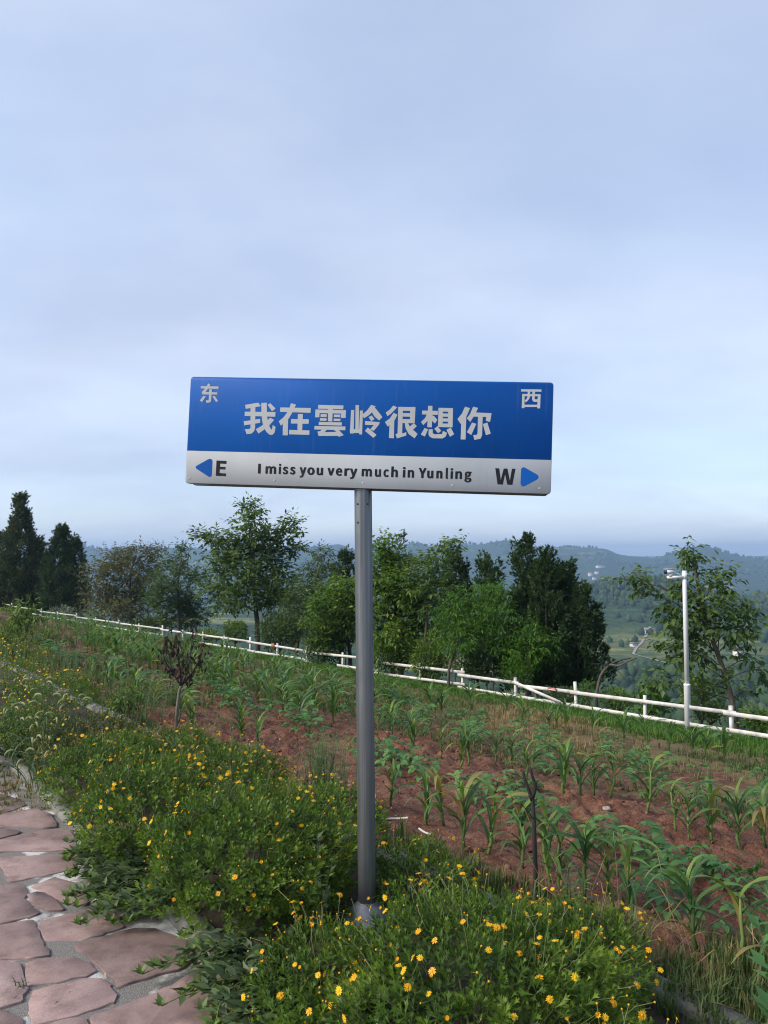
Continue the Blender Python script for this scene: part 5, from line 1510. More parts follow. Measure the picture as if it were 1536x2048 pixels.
for (px, py, h, n, lab) in ((235, 1462, .55, 22, 'hazy grey-green weed beside the leaning little shrub at the edging'), (170, 1420, .60, 22, 'tall thin weed behind the foxtail clump'),
                            (100, 1395, .55, 22, 'thin weed right of the leftmost flowers'), (300, 1440, .50, 20, 'feathery weed left of the dead sapling'),
                            (20, 1400, .75, 26, 'bushy tall weed at the left picture edge'), (405, 1500, .36, 14, 'low leafy weed right of the dead sapling foot'), (130, 1370, .6, 22, 'pale weed between the small sapling and the maize')):
    x, y, z = ground_pt(px, py)
    upright_weed(x, y, z, h, n, 'feathery_weed', lab, LEAFN, M['wispy'], .032, 40, .28, 'tall thin weeds at the left')


def foxtail(s, t, n, h, label):
    x0, y0 = XY(s, t)
    root = empty('foxtail_grass', (x0, y0, .02)); tag(root, label, 'grass clump', 'foxtail clumps beside the path')
    lf = MB(); st = MB()
    nb = n * 7
    a = rng.uniform(0, 2 * pi, nb); p = rng.normal(0, .12, (nb, 2))
    for i in range(nb):
        L_ = rng.uniform(.2, .38)
        V, F, A = corn_leaf(L_, rng.uniform(.003, .006), radians(rng.uniform(55, 82)), radians(rng.uniform(-50, 30)), rng.uniform(-1, 1), i)
        lf.inst((V, F, A), [(p[i][0], p[i][1], rng.uniform(0, .12))], rotz(np.array([a[i]])), [1.0], [rng.random()])
    lf.build('blades', M['foxtail'], root)
    for k in range(n):
        b = rng.normal(0, .12, 2); d = rng.uniform(0, 2 * pi); hh = h * rng.uniform(.7, 1.1)
        out = np.array([cos(d), sin(d)]) * .12 * rng.uniform(.5, 1.5)
        top = np.array([b[0] + out[0], b[1] + out[1], hh])
        st.tube([(b[0], b[1], 0), (b[0] + out[0] * .3, b[1] + out[1] * .3, hh * .6), top], .0012, 4, rnd=rng.random(), cap=False)
        # drooping bristly head
        m = 7; pts = []
        q = top.copy(); e = radians(60)
        for i in range(m):
            pts.append(q.copy()); e -= radians(rng.uniform(16, 26))
            q = q + np.array([cos(d) * cos(e), sin(d) * cos(e), sin(e)]) * .015
        hd = MB(); pts = np.array(pts) - top
        hd.tube(pts, [.003, .0062, .007, .007, .0066, .0055, .002], 7, rnd=rng.uniform(.2, .9))
        nbr = 90; u = rng.integers(0, m - 1, nbr)
        P = pts[u] + (pts[u + 1] - pts[u]) * rng.random((nbr, 1))
        D = unit(rng.normal(size=(nbr, 3)) + unit(pts[u + 1] - pts[u]) * .7)
        hd.inst(([(-.02, 0, 0), (.02, 0, 0), (0, 1, 0)], [(0, 1, 2)], [0] * 3), P, frames(D), np.full(nbr, .017), rng.uniform(.4, 1, nbr))
        o = hd.build('seed_head', M['foxhead'], root, loc=top)
    st.build('stems', M['foxtail'], root)


foxtail(1.62, 6.0, 20, .50, 'foxtail grass clump with pale drooping seed heads, middle of the three')
foxtail(1.50, 6.6, 18, .52, 'foxtail grass clump at the left edge, seed heads hanging over the path')
foxtail(1.42, 5.5, 9, .34, 'small foxtail clump at the path edge, nearest of the three')


def grass_patch(name, pts_st, hmin, hmax, wide, tone, mat, zfun=None, kind='stuff', label=None, cat='grass'):
    s = pts_st[:, 0]; t = pts_st[:, 1]; n = len(s)
    x, y = XY(s, t)
    z = field_surface(s, t) - .01 if zfun is None else zfun(s, t)
    P = np.stack([x, y, z], 1)
    mb = MB(); pick = rng.integers(0, 4, n)
    h = rng.uniform(hmin, hmax, n)
    for k in range(4):
        i = pick == k
        if not i.any():
            continue
        sc = np.stack([h[i] * wide, h[i] * wide, h[i]], 1)
        mb.inst(TUFTS[k], P[i], rotz(rng.uniform(0, 6.28, i.sum())), sc, np.clip(tone[i] + rng.normal(0, .08, i.sum()), 0, 1))
    o = mb.build(name, mat)
    tag(o, label, cat, kind=kind)
    return o


def rect(n, s0, s1, t0, t1, keep=None):
    s = rng.uniform(s0, s1, n); t = rng.uniform(t0, t1, n)
    if keep is not None:
        k = keep(s, t) > rng.random(n); s, t = s[k], t[k]
    return np.stack([s, t], 1)


def cat_(*a):
    return np.concatenate(a)


vg = cat_(rect(8200, 11.0, 15.4, 3, 24, lambda s, t: smooth(10.9, 12.3 + .8 * np.sin(t * .7), s)), rect(2400, 12.7, 15.4, 24, 60), rect(500, 12.0, 15.4, -3, 3))
grass_patch('verge_grass', vg, .10, .25, 1.0, np.clip(.5 + 1.2 * fbm(vg[:, 0], vg[:, 1], 3, 61), 0, 1), M['grass'], label='bright green grass along the fence verge')
dg = cat_(rect(15500, 5.8, 12.6, 2, 20, lambda s, t: np.clip(.32 + 1.9 * fbm(s / 1.3, t / 1.6, 3, 51) + .22 * smooth(7, 9.5, s), 0, 1)), rect(7000, 4.5, 13, 20, 55, lambda s, t: np.clip(.5 + 1.5 * fbm(s / 1.5, t / 2, 3, 52), 0, 1)))
tone = np.clip(.45 + 1.6 * fbm(dg[:, 0] / 1.6 + 9, dg[:, 1] / 2.2, 3, 53) + .30 * smooth(9.5, 12.0, dg[:, 0]) * (dg[:, 1] < 14) - .12 * (dg[:, 1] > 14), 0, 1)
grass_patch('field_grass', dg, .06, .17, 1.1, tone, M['fgrass'], label='thin green and straw-coloured grass between the crops')
ng = rect(5200, 2.75, 6.2, -1, 12, lambda s, t: np.clip(.10 + 1.7 * fbm(s / .7, t / .8, 3, 57) + .5 * smooth(5.3, 6.2, s) * (t < 6), 0, 1))
grass_patch('sparse_weeds', ng, .03, .09, 1.3, np.clip(.42 + 1.8 * fbm(ng[:, 0], ng[:, 1], 3, 58), 0, 1), M['fgrass'], label='sparse short weeds on the bare red soil')
eg = cat_(rect(2400, 2.60, 2.86, .2, 13, lambda s, t: np.clip(.5 + 2.2 * fbm(s * 0 + 2, t / .5, 3, 66), 0.08, 1)), rect(1500, 2.62, 3.4, -1.2, 1.7), rect(1500, 2.64, 4.2, 8.5, 15))
grass_patch('edging_grass', eg, .05, .17, .75, np.clip(rng.normal(.30, .15, len(eg)), 0, .7), M['fgrass'], label='fine green grass along the edging stones')
tg = cat_(rect(420, 2.60, 3.15, -.8, 1.6), rect(120, 2.62, 2.9, 1.6, 3.4))
grass_patch('lower_right_weeds', tg, .08, .20, .8, np.clip(rng.normal(.38, .28, len(tg)), .0, 1), M['fgrass'], label='mixed green and dry grass at the lower right')
sk = MB()
for k in range(70):
    s_, t_ = rng.uniform(2.6, 3.1), rng.uniform(-.4, 2.6)
    x, y = XY(s_, t_); z = gz(x, y); h = rng.uniform(.14, .34); ld = rng.normal(0, .10, 2)
    sk.tube([(x, y, z), (x + ld[0] * .4, y + ld[1] * .4, z + h * .6), (x + ld[0], y + ld[1], z + h)], [.0014, .0011, .0007], 4, rnd=rng.uniform(.8, 1), cap=False)
    sk.tube([(x + ld[0] * .75, y + ld[1] * .75, z + h * .82), (x + ld[0], y + ld[1], z + h), (x + ld[0] * 1.2, y + ld[1] * 1.2, z + h * 1.12)], [.001, .0028, .0008], 4, rnd=1.0, cap=False)
tag(sk.build('dry_stalks', M['fgrass']), 'thin dry straw stalks standing at the lower right', 'grass', kind='stuff')
bg_ = rect(2200, 2.40, 2.66, .0, 7, lambda s, t: np.clip(.55 + .4 * (t < 2.3) + 2.4 * fbm(s * 0 + 5, t / .45, 2, 36), 0.1, 1))
grass_patch('bed_edge_grass', bg_, .05, .16, .8, np.clip(rng.normal(.28, .16, len(bg_)), 0, .8), M['fgrass'], zfun=lambda s, t: np.full(len(s), .0), label='grass grown over the edging stones')
lw = rect(5800, 2.65, 11.5, 8.5, 30, lambda s, t: np.clip(.6 + 1.5 * fbm(s, t / 1.5, 3, 68), 0, 1))
grass_patch('left_weeds', lw, .10, .30, .55, np.clip(rng.normal(.2, .14, len(lw)), 0, .6), M['fgrass'], label='soft grey-green weeds among the crops at the left')
pb = rect(260, 1.0, 1.42, 5.1, 6.6)
grass_patch('path_litter_grass', pb, .03, .08, 1.6, np.clip(rng.normal(.75, .2, len(pb)), .2, 1), M['fgrass'], zfun=lambda s, t: np.full(len(s), -.02), label='dry grass litter on the path at the left edge')
for (px, py, k, lab) in ((45, 1975, .07, 'little green grass sprout in the joint between flagstones'),):
    x, y, z = ground_pt(px, py)
    mb = MB(); mb.inst(TUFTS[2], [(0, 0, 0)], rotz(np.array([.5])), np.array([[k * 1.5, k * 1.5, k]]), [.25])
    tag(mb.build('grass_sprout', M['foxtail'], loc=(x, y, -.02)), lab, 'grass')

M['clod'] = leaf_mat('red soil clod', [(.07, .03, .02), (.14, .065, .045), (.21, .11, .08)], .0, .95)
# bits lying in the field
x, y, z = ground_pt(1213, 1640)
mb = MB(); v = rng.normal(size=(26, 3)); v = unit(v)
import bmesh
bm = bmesh.new()
bmesh.ops.create_icosphere(bm, subdivisions=3, radius=1)
for vv in bm.verts:
    n_ = .75 + .5 * float(vnoise(vv.co.x * 1.7 + 5, vv.co.y * 1.7 + vv.co.z * 1.3, 4))
    vv.co = Vector((vv.co.x * .032 * n_, vv.co.y * .024 * n_, vv.co.z * .024 * n_))
me = bpy.data.meshes.new('field_stone'); bm.to_mesh(me); bm.free()
tag(obj('field_stone', me, M['rock'], loc=(x, y, gz(x, y) + .015)), 'pale stone lying on the bare soil between the maize rows', 'stone')


ICO = ([(0, 0, 1), (.9, 0, .3), (.28, .85, .35), (-.72, .53, .3), (-.72, -.53, .35), (.28, -.85, .3), (.7, .5, -.4), (-.28, .85, -.4), (-.9, 0, -.4), (-.28, -.85, -.4), (.7, -.5, -.4)],
       [(0, 1, 2), (0, 2, 3), (0, 3, 4), (0, 4, 5), (0, 5, 1), (1, 6, 2), (2, 6, 7), (2, 7, 3), (3, 7, 8), (3, 8, 4), (4, 8, 9), (4, 9, 5), (5, 9, 10), (5, 10, 1), (1, 10, 6)], [0] * 11)
cl = rect(4200, 2.75, 7.5, .5, 9, lambda s, t: np.clip(.35 + 2.2 * fbm(s / .6, t / .6, 3, 88), .05, 1))
mb = MB(); x, y = XY(cl[:, 0], cl[:, 1]); z = field_surface(cl[:, 0], cl[:, 1]); n_ = len(cl)
sz_ = rng.gamma(1.6, .005, n_) + .004
mb.inst(ICO, np.stack([x, y, z + sz_ * .2], 1), frames(rand_dirs(n_)), np.stack([sz_ * rng.uniform(.8, 1.6, n_), sz_, sz_ * rng.uniform(.35, .8, n_)], 1), rng.random(n_))
tag(mb.build('soil_clods', M['clod']), 'crumbly red soil clods on the bare ground', 'soil', kind='stuff')


def pipe(pix, rad, label):
    pts = []
    for (px, py) in pix:
        x, y, z = ground_pt(px, py); pts.append((x, y, gz(x, y) + rad + .02))
    pts = np.array(pts); c = pts[0].copy()
    # soften bends
    for _ in range(2):
        pts = np.vstack([pts[:1]] + [np.stack([pts[i] * .75 + pts[i + 1] * .25, pts[i] * .25 + pts[i + 1] * .75]) for i in range(len(pts) - 1)] + [pts[-1:]])
    mb = MB(); mb.tube(pts - c, rad, 10)
    tag(mb.build('plastic_pipe', M['pvc'], loc=c, smooth=True), label, 'pipe', 'white pipes in the soil')


pipe([(752, 1651), (798, 1651), (816, 1660)], .0065, 'white bent plastic pipe lying on the soil just right of the pole')
pipe([(838, 1672), (850, 1680), (862, 1684)], .006, 'short white pipe end behind the yellow flowers right of the pole')


# ================================================================== SAPLINGS
def limb(mb, pts, r0, r1, n=7, sub=3, wob=0.0):
    pts = np.asarray(pts, float); m = len(pts)
    u = np.linspace(0, m - 1, (m - 1) * sub + 1)
    # catmull-ish smoothing
    q = np.stack([np.interp(u, np.arange(m), pts[:, k]) for k in range(3)], 1)
    if len(q) > 4:
        q[1:-1] = .5 * q[1:-1] + .25 * (q[:-2] + q[2:])
    q[1:-1] += rng.normal(0, wob, q[1:-1].shape)
    mb.tube(q, np.linspace(r0, r1, len(q)), n, rnd=.5)
    return q


def sapling_dead():
    p0 = ground_pt(352, 1478); Y = p0[1]
    root = empty('dead_sapling', p0); tag(root, 'dead young tree with shrivelled purple-brown leaves beside the flower bed', 'sapling')
    o = np.array(p0)
    tr = MB()
    P = lambda px, py, dy=0.0: at(px, py, Y + dy) - o
    limb(tr, [(0, 0, -.05), P(353, 1430), P(358, 1385), P(362, 1372)], .017, .013, 9)
    tr.build('trunk', M['barklight'], root, smooth=True)
    br = MB(); tips = []
    for (pts) in ([P(362, 1372), P(345, 1345, .05), P(335, 1300, .1), P(335, 1275, .12)], [P(362, 1372), P(360, 1335, -.1), P(352, 1290, -.15), P(350, 1268, -.15)], [P(362, 1372), P(375, 1345), P(382, 1300, .1), P(386, 1262, .1)],
                  [P(362, 1372), P(385, 1345, -.05), P(402, 1315, -.05), P(408, 1285, -.05)], [P(362, 1372), P(368, 1340, .2), P(365, 1300, .25)], [P(345, 1345, .05), P(328, 1320), P(326, 1295)]):
        tips.append(limb(br, pts, .009, .003, 6))
    br.build('branches', M['barkdark'], root, smooth=True)
    lf = MB(); n = 240
    T = np.concatenate(tips); T = T[T[:, 2] > np.quantile(T[:, 2], .22)]
    b = T[rng.integers(0, len(T), n)] + rng.normal(0, .035, (n, 3))
    d = unit(rng.normal(0, .55, (n, 3)) + [0, 0, -1.0])
    lf.inst(LEAF, b, frames(d, up=rng.normal(size=(n, 3)), roll=rng.uniform(0, 6, n)), np.stack([rng.uniform(.03, .06, n), rng.uniform(.05, .085, n), rng.uniform(.06, .18, n)], 1), rng.random(n))
    lf.build('dead_leaves', M['deadleaf'], root)


M['deadleaf'] = leaf_mat('dead purple leaf', [(.020, .012, .014), (.040, .022, .024), (.065, .035, .032)], .12, .7, tint=(1.1, .8, .7))
M['litter'] = leaf_mat('dry leaf litter', [(.05, .035, .02), (.12, .085, .045), (.20, .15, .08)], .05, .9)
M['fresh'] = leaf_mat('fresh sapling leaf', [(.05, .10, .02), (.08, .15, .028), (.13, .20, .04)], .3, .5)
sapling_dead()
nl_ = 90
ls_ = rect(nl_, .5, 1.42, 2.2, 5.8); lx_, ly_ = XY(ls_[:, 0], ls_[:, 1]); mb = MB()
ld_ = rng.normal(size=(nl_, 3)); ld_[:, 2] *= .12
mb.inst(LEAFN, np.stack([lx_, ly_, np.full(nl_, .008)], 1), frames(ld_, roll=rng.normal(0, .3, nl_)), rng.uniform(.008, .026, nl_), rng.random(nl_))
tag(mb.build('path_litter', M['litter']), 'scattered dry leaf bits on the flagstones', 'litter', kind='stuff')


def sapling_bare():
    p0 = ground_pt(1071, 1822); Y = p0[1]; o = np.array(p0)
    root = empty('bare_sapling', p0); tag(root, 'leafless dark sapling with a forked cut-off top at the edge of the maize', 'sapling')
    P = lambda px, py, dy=0.0: at(px, py, Y + dy) - o
    tr = MB()
    limb(tr, [(0, 0, -.08), P(1072, 1760), P(1069, 1690), P(1067, 1620), P(1064, 1590)], .0115, .0098, 10, wob=.0012)
    tr.build('trunk', M['barkdark'], root, smooth=True)
    br = MB()
    limb(br, [P(1064, 1600), P(1056, 1575), P(1048, 1555), P(1046, 1540)], .0095, .0062, 8)
    limb(br, [P(1065, 1596), P(1072, 1572, -.02), P(1064, 1552, -.02), P(1060, 1533, -.02)], .0095, .006, 8)
    limb(br, [P(1069, 1568, -.02), P(1078, 1560, -.04)], .004, .002, 6)
    limb(br, [P(1068, 1640), P(1052, 1618, -.06), P(1040, 1606, -.08)], .0022, .0012, 5)
    br.build('branches', M['barkdark'], root, smooth=True)


sapling_bare()


def leafy_sapling(px, py, top, crown, name, label, mat, bark, leaf, lsize, n, r0=.014):
    p0 = ground_pt(px, py); Y = p0[1]; o = np.array(p0)
    root = empty(name, p0); tag(root, label, 'sapling')
    P = lambda a, b, dy=0.0: at(a, b, Y + dy) - o
    tr = MB(); limb(tr, [(0, 0, -.05), P(px, (py + top[1]) / 2), P(*top)], r0, r0 * .6, 8, wob=.004)
    tips = []
    for (cx, cy, rr) in crown:
        dy = rng.uniform(-.15, .15)
        tips.append((P(cx, cy, dy), rr / FPX * Y)); limb(tr, [P(*top), (P(*top) + P(cx, cy, dy)) / 2 + [0, 0, .02], P(cx, cy, dy)], r0 * .5, r0 * .15, 5)
    tr.build('trunk', bark, root, smooth=True)
    lf = MB()
    for c, rr in tips:
        k = n // len(tips); b = c + rng.normal(0, rr * .55, (k, 3)); d = unit((b - c) + rng.normal(0, rr * .5, (k, 3)) + [0, 0, -rr * .35])
        lf.inst(leaf, b, frames(d, roll=rng.normal(0, .5, k)), lsize * rng.uniform(.6, 1.2, k), np.clip(rng.normal(.5, .25, k), 0, 1))
    lf.build('leaves', mat, root)


leafy_sapling(53, 1330, (52, 1262), [(52, 1212, 14), (40, 1232, 14), (66, 1230, 13), (52, 1245, 16), (36, 1248, 10)], 'young_green_tree', 'small green sapling with a round crown near the left edge', M['fresh'], M['bark'], LEAFN, .12, 420, .022)
leafy_sapling(238, 1462, (246, 1428), [(250, 1395, 18), (275, 1385, 18), (232, 1405, 14), (265, 1405, 14)], 'leaning_shrub', 'little leaning dark-stemmed shrub at the edging left of the dead sapling', M['fresh'], M['barkdark'], LEAF, .045, 420, .011)


def twig_shrub():
    p0 = ground_pt(492, 1535); o = np.array(p0); Y = p0[1]
    root = empty('bare_twig_shrub', p0); tag(root, 'leafless grey twiggy shrub on the red soil left of the feathery weed', 'shrub')
    mb = MB()
    for k in range(9):
        a = rng.uniform(0, 6.28); e = rng.uniform(.5, 1.2); ln = rng.uniform(.22, .42)
        d = np.array([cos(a) * cos(e), sin(a) * cos(e), sin(e)])
        q = limb(mb, [(0, 0, -.02), d * ln * .5 + rng.normal(0, .02, 3), d * ln + rng.normal(0, .03, 3)], .0042, .0014, 5)
        for j in range(3):
            b = q[rng.integers(2, len(q))]; limb(mb, [b, b + unit(d + rng.normal(0, .6, 3)) * .09], .0018, .0008, 4)
    mb.build('twigs', M['barklight'], root)


twig_shrub()

# ================================================================== TREES
TREEMAT = {
    'walnut': leaf_mat('walnut leaf', [(.046, .09, .030), (.072, .13, .038), (.11, .175, .05), (.15, .20, .06)], .45, .45),
    'dark': leaf_mat('dark leaf', [(.044, .08, .032), (.062, .108, .038), (.095, .14, .048)], .42, .45),
    'olive': leaf_mat('brownish leaf', [(.055, .068, .028), (.085, .095, .036), (.12, .12, .046), (.15, .12, .05)], .35, .5),
    'green': leaf_mat('green leaf', [(.042, .09, .02), (.07, .14, .024), (.11, .19, .032), (.18, .24, .045)], .45, .45),
    'peach': leaf_mat('peach leaf', [(.04, .10, .014), (.065, .155, .018), (.10, .21, .025)], .42, .45),
    'cypress': leaf_mat('cypress spray', [(.024, .052, .022), (.038, .075, .028), (.062, .105, .038)], .25, .7),
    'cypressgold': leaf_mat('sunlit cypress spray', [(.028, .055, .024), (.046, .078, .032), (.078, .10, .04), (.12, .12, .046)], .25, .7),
    'silver': leaf_mat('silvery leaf', [(.13, .16, .13), (.19, .22, .18)], .25, .6),
}


def broad_tree(name, label, cat, base, Y, trunk, clumps, kind, leaf, lsize, cover, bark='bark', droop=.35, r0=.11, group='trees beyond the fence', depth=1.0, twig=7, fat=1.22):
    bp = at(base[0], base[1], Y)
    bx, by = bp[0], bp[1]; bz = float(terrain_z(bx, by))
    root = empty(name, (bx, by, bz)); tag(root, label, cat, group)
    o = np.array([bx, by, bz])
    P = lambda px, py, dy=0.0: at(px, py, Y + dy) - o
    tr = MB()
    tp = [np.array([0, 0, -.4])] + ([bp - o] if (bp - o)[2] > .1 else []) + [P(*q) for q in trunk]
    tq = limb(tr, tp, r0, r0 * .35, 10, wob=r0 * .06)
    lf = MB()
    for (cx, cy, rx, ry) in clumps:
        wx = fat * rx / FPX * Y; wz = fat * ry / FPX * Y; wy = (wx + wz) * .6 * depth
        for rep in range(2):
            dy = rng.normal(0, 1) * .75 * wy + (0 if rep == 0 else rng.choice([-1, 1]) * wy * 1.0)
            c = P(cx + (rng.normal(0, rx * .35) if rep else 0), cy + (rng.normal(0, ry * .25) if rep else 0), dy)
            sc = 1.0 if rep == 0 else .85
            # limb to the clump
            hz = tq[:, 2]
            i = int(np.argmin(np.abs(hz - max(hz[1] + .1, c[2] * .80)))); a = tq[i]
            mid = a + (c - a) * .55 + np.array([0, 0, .10 * np.linalg.norm(c - a)])
            has = rep == 0 and (rx * ry > 90 or rng.random() < .5)
            if has:
                limb(tr, [a, mid, c], r0 * .22, r0 * .04, 6, wob=r0 * .05)
            n = max(40, int(5.6 * cover * pi * wx * wz * sc * sc / (lsize * lsize * .24)))
            if rep: n = n // 2
            nt = max(2, n // twig)
            v = unit(rng.normal(size=(nt, 3))) * (rng.random((nt, 1)) ** .38) * sc
            v *= (1 + .9 * fbm(v[:, :1] * 2 + cx, v[:, 1:2] * 2 + v[:, 2:3], 2, 5))
            tw = c + v * [wx, wy, wz]
            out = unit(v * [1, 1, .7] + rng.normal(0, .35, (nt, 3)) + [0, 0, .15])
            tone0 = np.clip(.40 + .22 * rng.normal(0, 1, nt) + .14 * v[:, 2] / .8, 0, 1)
            for k in range(twig):
                side = (k % 2 * 2 - 1) if k < twig - 1 else 0
                fr = frames(out)
                off = out * (lsize * .55 * (k // 2)) + rng.normal(0, lsize * .15, (nt, 3))
                d = unit(out * (.7 if side else 1.3) + fr[:, :, 0] * side * 1.0 + [0, 0, -droop] + rng.normal(0, .28, (nt, 3)))
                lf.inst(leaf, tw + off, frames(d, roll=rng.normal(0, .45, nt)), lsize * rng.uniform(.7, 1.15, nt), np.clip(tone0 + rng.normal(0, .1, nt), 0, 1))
            for j in range(min(4, nt) if has else 0):
                limb(tr, [c + (a - c) * .06, tw[j]], r0 * .06, r0 * .03, 4)
    tr.build('trunk', M[bark], root, smooth=True)
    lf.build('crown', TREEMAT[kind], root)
    return root


def conifer(name, label, base, Y, spires, kind, n, size, rag=1.0, group='trees beyond the fence', bark='bark'):
    bp = at(base[0], base[1], Y); bx, by = bp[0], bp[1]; bz = float(terrain_z(bx, by))
    root = empty(name, (bx, by, bz)); tag(root, label, 'conifer tree', group)
    o = np.array([bx, by, bz]); tr = MB(); lf = MB()
    tot = sum((s_[2] - s_[1]) * s_[3] for s_ in spires)
    for (cx, yt, yb, hw) in spires:
        dy = rng.normal(0, .5) * hw / FPX * Y
        top = at(cx, yt, Y + dy) - o; bot = at(cx, yb, Y + dy) - o
        R_ = hw / FPX * Y; H_ = top[2] - bot[2]
        ax0 = np.array([bot[0] * .5, bot[1] * .5, -.4])
        limb(tr, [ax0, np.array([bot[0] * .8, bot[1] * .8, bot[2] * .5 + .2]), (top + bot) / 2, bot + (top - bot) * .9], .007 * H_ + .02, .006, 7)
        k = int(n * (yb - yt) * hw / tot)
        nt = max(30, k // 22)
        f0 = rng.random(nt) ** 1.1; a0 = rng.uniform(0, 2 * pi, nt)
        prof0 = np.minimum(1, (1 - f0) ** .70 * 1.08) * (.82 + .18 * np.minimum(1, f0 / .12))
        r0_ = R_ * prof0 * (1 + rag * (1.1 * fbm(a0 * 1.3 + cx, f0 * H_ / R_ * 1.8, 2, 7) + rng.normal(0, .10, nt))) * np.where(rng.random(nt) < .8, rng.uniform(.84, 1.02, nt), rng.uniform(.3, .84, nt))
        tuft = bot + (top - bot) * f0[:, None] + np.stack([np.cos(a0) * r0_, np.sin(a0) * r0_, np.zeros(nt)], 1)
        tt_ = np.clip(.45 + rng.normal(0, .22, nt), 0, 1)
        j = rng.integers(0, nt, k); a = a0[j]
        axis = unit(np.stack([np.cos(a) * .42, np.sin(a) * .42, np.ones(k)], 1) + rng.normal(0, .1, (k, 3)))
        tl = size * rng.uniform(.0, 1.7, k) * (1.15 - .5 * f0[j])
        pos = tuft[j] + axis * tl[:, None] + rng.normal(0, 1, (k, 3)) * (size * .30 * (1.25 - tl / (size * 2.0)))[:, None]
        d = axis + np.stack([np.cos(a) * .3, np.sin(a) * .3, np.zeros(k)], 1) + rng.normal(0, .38, (k, 3))
        sz = size * rng.uniform(.45, .9, k)
        tone_ = np.clip(tt_[j] + rng.normal(0, .12, k) + .12 * (tl / size - .8), 0, 1)
        lf.inst(SPRAY, pos, frames(d, roll=rng.uniform(0, 6, k)), sz, tone_)
    tr.build('trunk', M[bark], root, smooth=True)
    lf.build('crown', TREEMAT[kind], root)


conifer('cypress_tree', 'tall pointed cypress at the left edge of the picture', (42, 1228), 60, [(42, 1000, 1240, 28), (42, 1036, 1240, 50), (10, 1072, 1240, 36), (74, 1082, 1240, 28)], 'cypressgold', 15000, .52, .30)
conifer('cypress_tree', 'shorter dark cypress right of the tall pointed one', (130, 1225), 56, [(124, 1066, 1235, 32), (148, 1086, 1235, 24), (108, 1094, 1235, 22)], 'cypress', 8000, .48, .35)
broad_tree('orchard_tree', 'thin-crowned tree with brownish olive leaves beside the two cypresses', 'tree', (262, 1250), 46, [(263, 1215), (258, 1170), (265, 1130)],
           [(228, 1112, 26, 18), (275, 1106, 26, 16), (312, 1102, 18, 12), (212, 1148, 34, 20), (258, 1142, 38, 22), (298, 1140, 26, 20), (200, 1192, 30, 20), (250, 1185, 42, 24), (292, 1182, 28, 22), (225, 1218, 40, 16), (275, 1222, 40, 16)], 'olive', LEAF, .19, .55, r0=.13)
broad_tree('orchard_tree', 'dark leafy tree with a yellowish tip left of the tallest tree', 'tree', (358, 1262), 42, [(358, 1225), (355, 1170), (362, 1115)],
           [(366, 1096, 11, 11), (350, 1122, 26, 15), (385, 1148, 26, 9), (402, 1160, 14, 10), (340, 1155, 28, 18), (345, 1195, 38, 22), (385, 1205, 26, 20), (325, 1190, 22, 18), (360, 1232, 38, 18), (398, 1232, 18, 18)], 'dark', LEAF, .20, .72, r0=.12)
broad_tree('walnut_tree', 'tallest broadleaf tree with large leaves and open top, left of the sign pole', 'tree', (515, 1292), 34, [(515, 1245), (508, 1180), (500, 1110), (500, 1050)],
           [(496, 1018, 14, 11), (514, 1026, 13, 9), (500, 1048, 24, 14), (402, 1070, 15, 8), (428, 1076, 16, 9), (455, 1086, 18, 11), (584, 1046, 13, 11), (572, 1066, 18, 12), (545, 1078, 22, 13), (492, 1080, 34, 17), (448, 1108, 32, 17), (525, 1110, 38, 20), (590, 1096, 16, 10), (470, 1142, 38, 20), (540, 1148, 38, 22), (436, 1178, 30, 16), (500, 1186, 46, 22), (560, 1190, 34, 20), (450, 1206, 26, 12)], 'walnut', LEAF, .24, 1.05, r0=.15)
broad_tree('orchard_tree', 'slender dark tree just left of the sign pole with feathery top', 'tree', (592, 1300), 32, [(600, 1260), (620, 1200), (640, 1130)],
           [(645, 1112, 16, 12), (664, 1136, 16, 9), (634, 1140, 24, 16), (618, 1170, 30, 20), (645, 1178, 26, 18), (598, 1205, 36, 22), (640, 1215, 30, 20), (580, 1240, 40, 22), (625, 1248, 36, 20)], 'dark', LEAFN, .20, 1.25, r0=.11)
broad_tree('orchard_tree', 'loose yellow-green tree directly left of the pole behind the fence', 'tree', (700, 1312), 26, [(695, 1270), (685, 1215)],
           [(665, 1182, 18, 14), (692, 1172, 20, 18), (712, 1185, 20, 20), (640, 1212, 24, 15), (680, 1214, 28, 18), (715, 1222, 24, 20), (632, 1248, 26, 14), (672, 1250, 32, 18), (712, 1258, 26, 18), (650, 1278, 30, 12)], 'green', LEAF, .17, .95, r0=.09, droop=.5)
conifer('young_cypress', 'small cypress tip showing just left of the sign pole', (690, 1300), 36, [(692, 1112, 1260, 15), (676, 1150, 1260, 14)], 'cypress', 1500, .42)
broad_tree('orchard_tree', 'dense glossy green tree right of the sign pole', 'tree', (800, 1335), 24, [(800, 1290), (790, 1220), (782, 1140), (778, 1095)],
           [(776, 1082, 14, 11), (760, 1096, 9, 7), (768, 1114, 24, 16), (800, 1130, 30, 18), (765, 1152, 28, 20), (808, 1168, 36, 22), (772, 1196, 36, 22), (826, 1206, 34, 22), (785, 1238, 40, 22), (836, 1246, 34, 22), (776, 1276, 36, 20), (828, 1286, 36, 18)], 'green', LEAF, .17, 1.15, r0=.12, droop=.5)
conifer('young_cypress', 'yellow-tipped thin conifer top behind the glossy green tree', (805, 1320), 40, [(803, 1078, 1220, 12)], 'cypressgold', 700, .36)
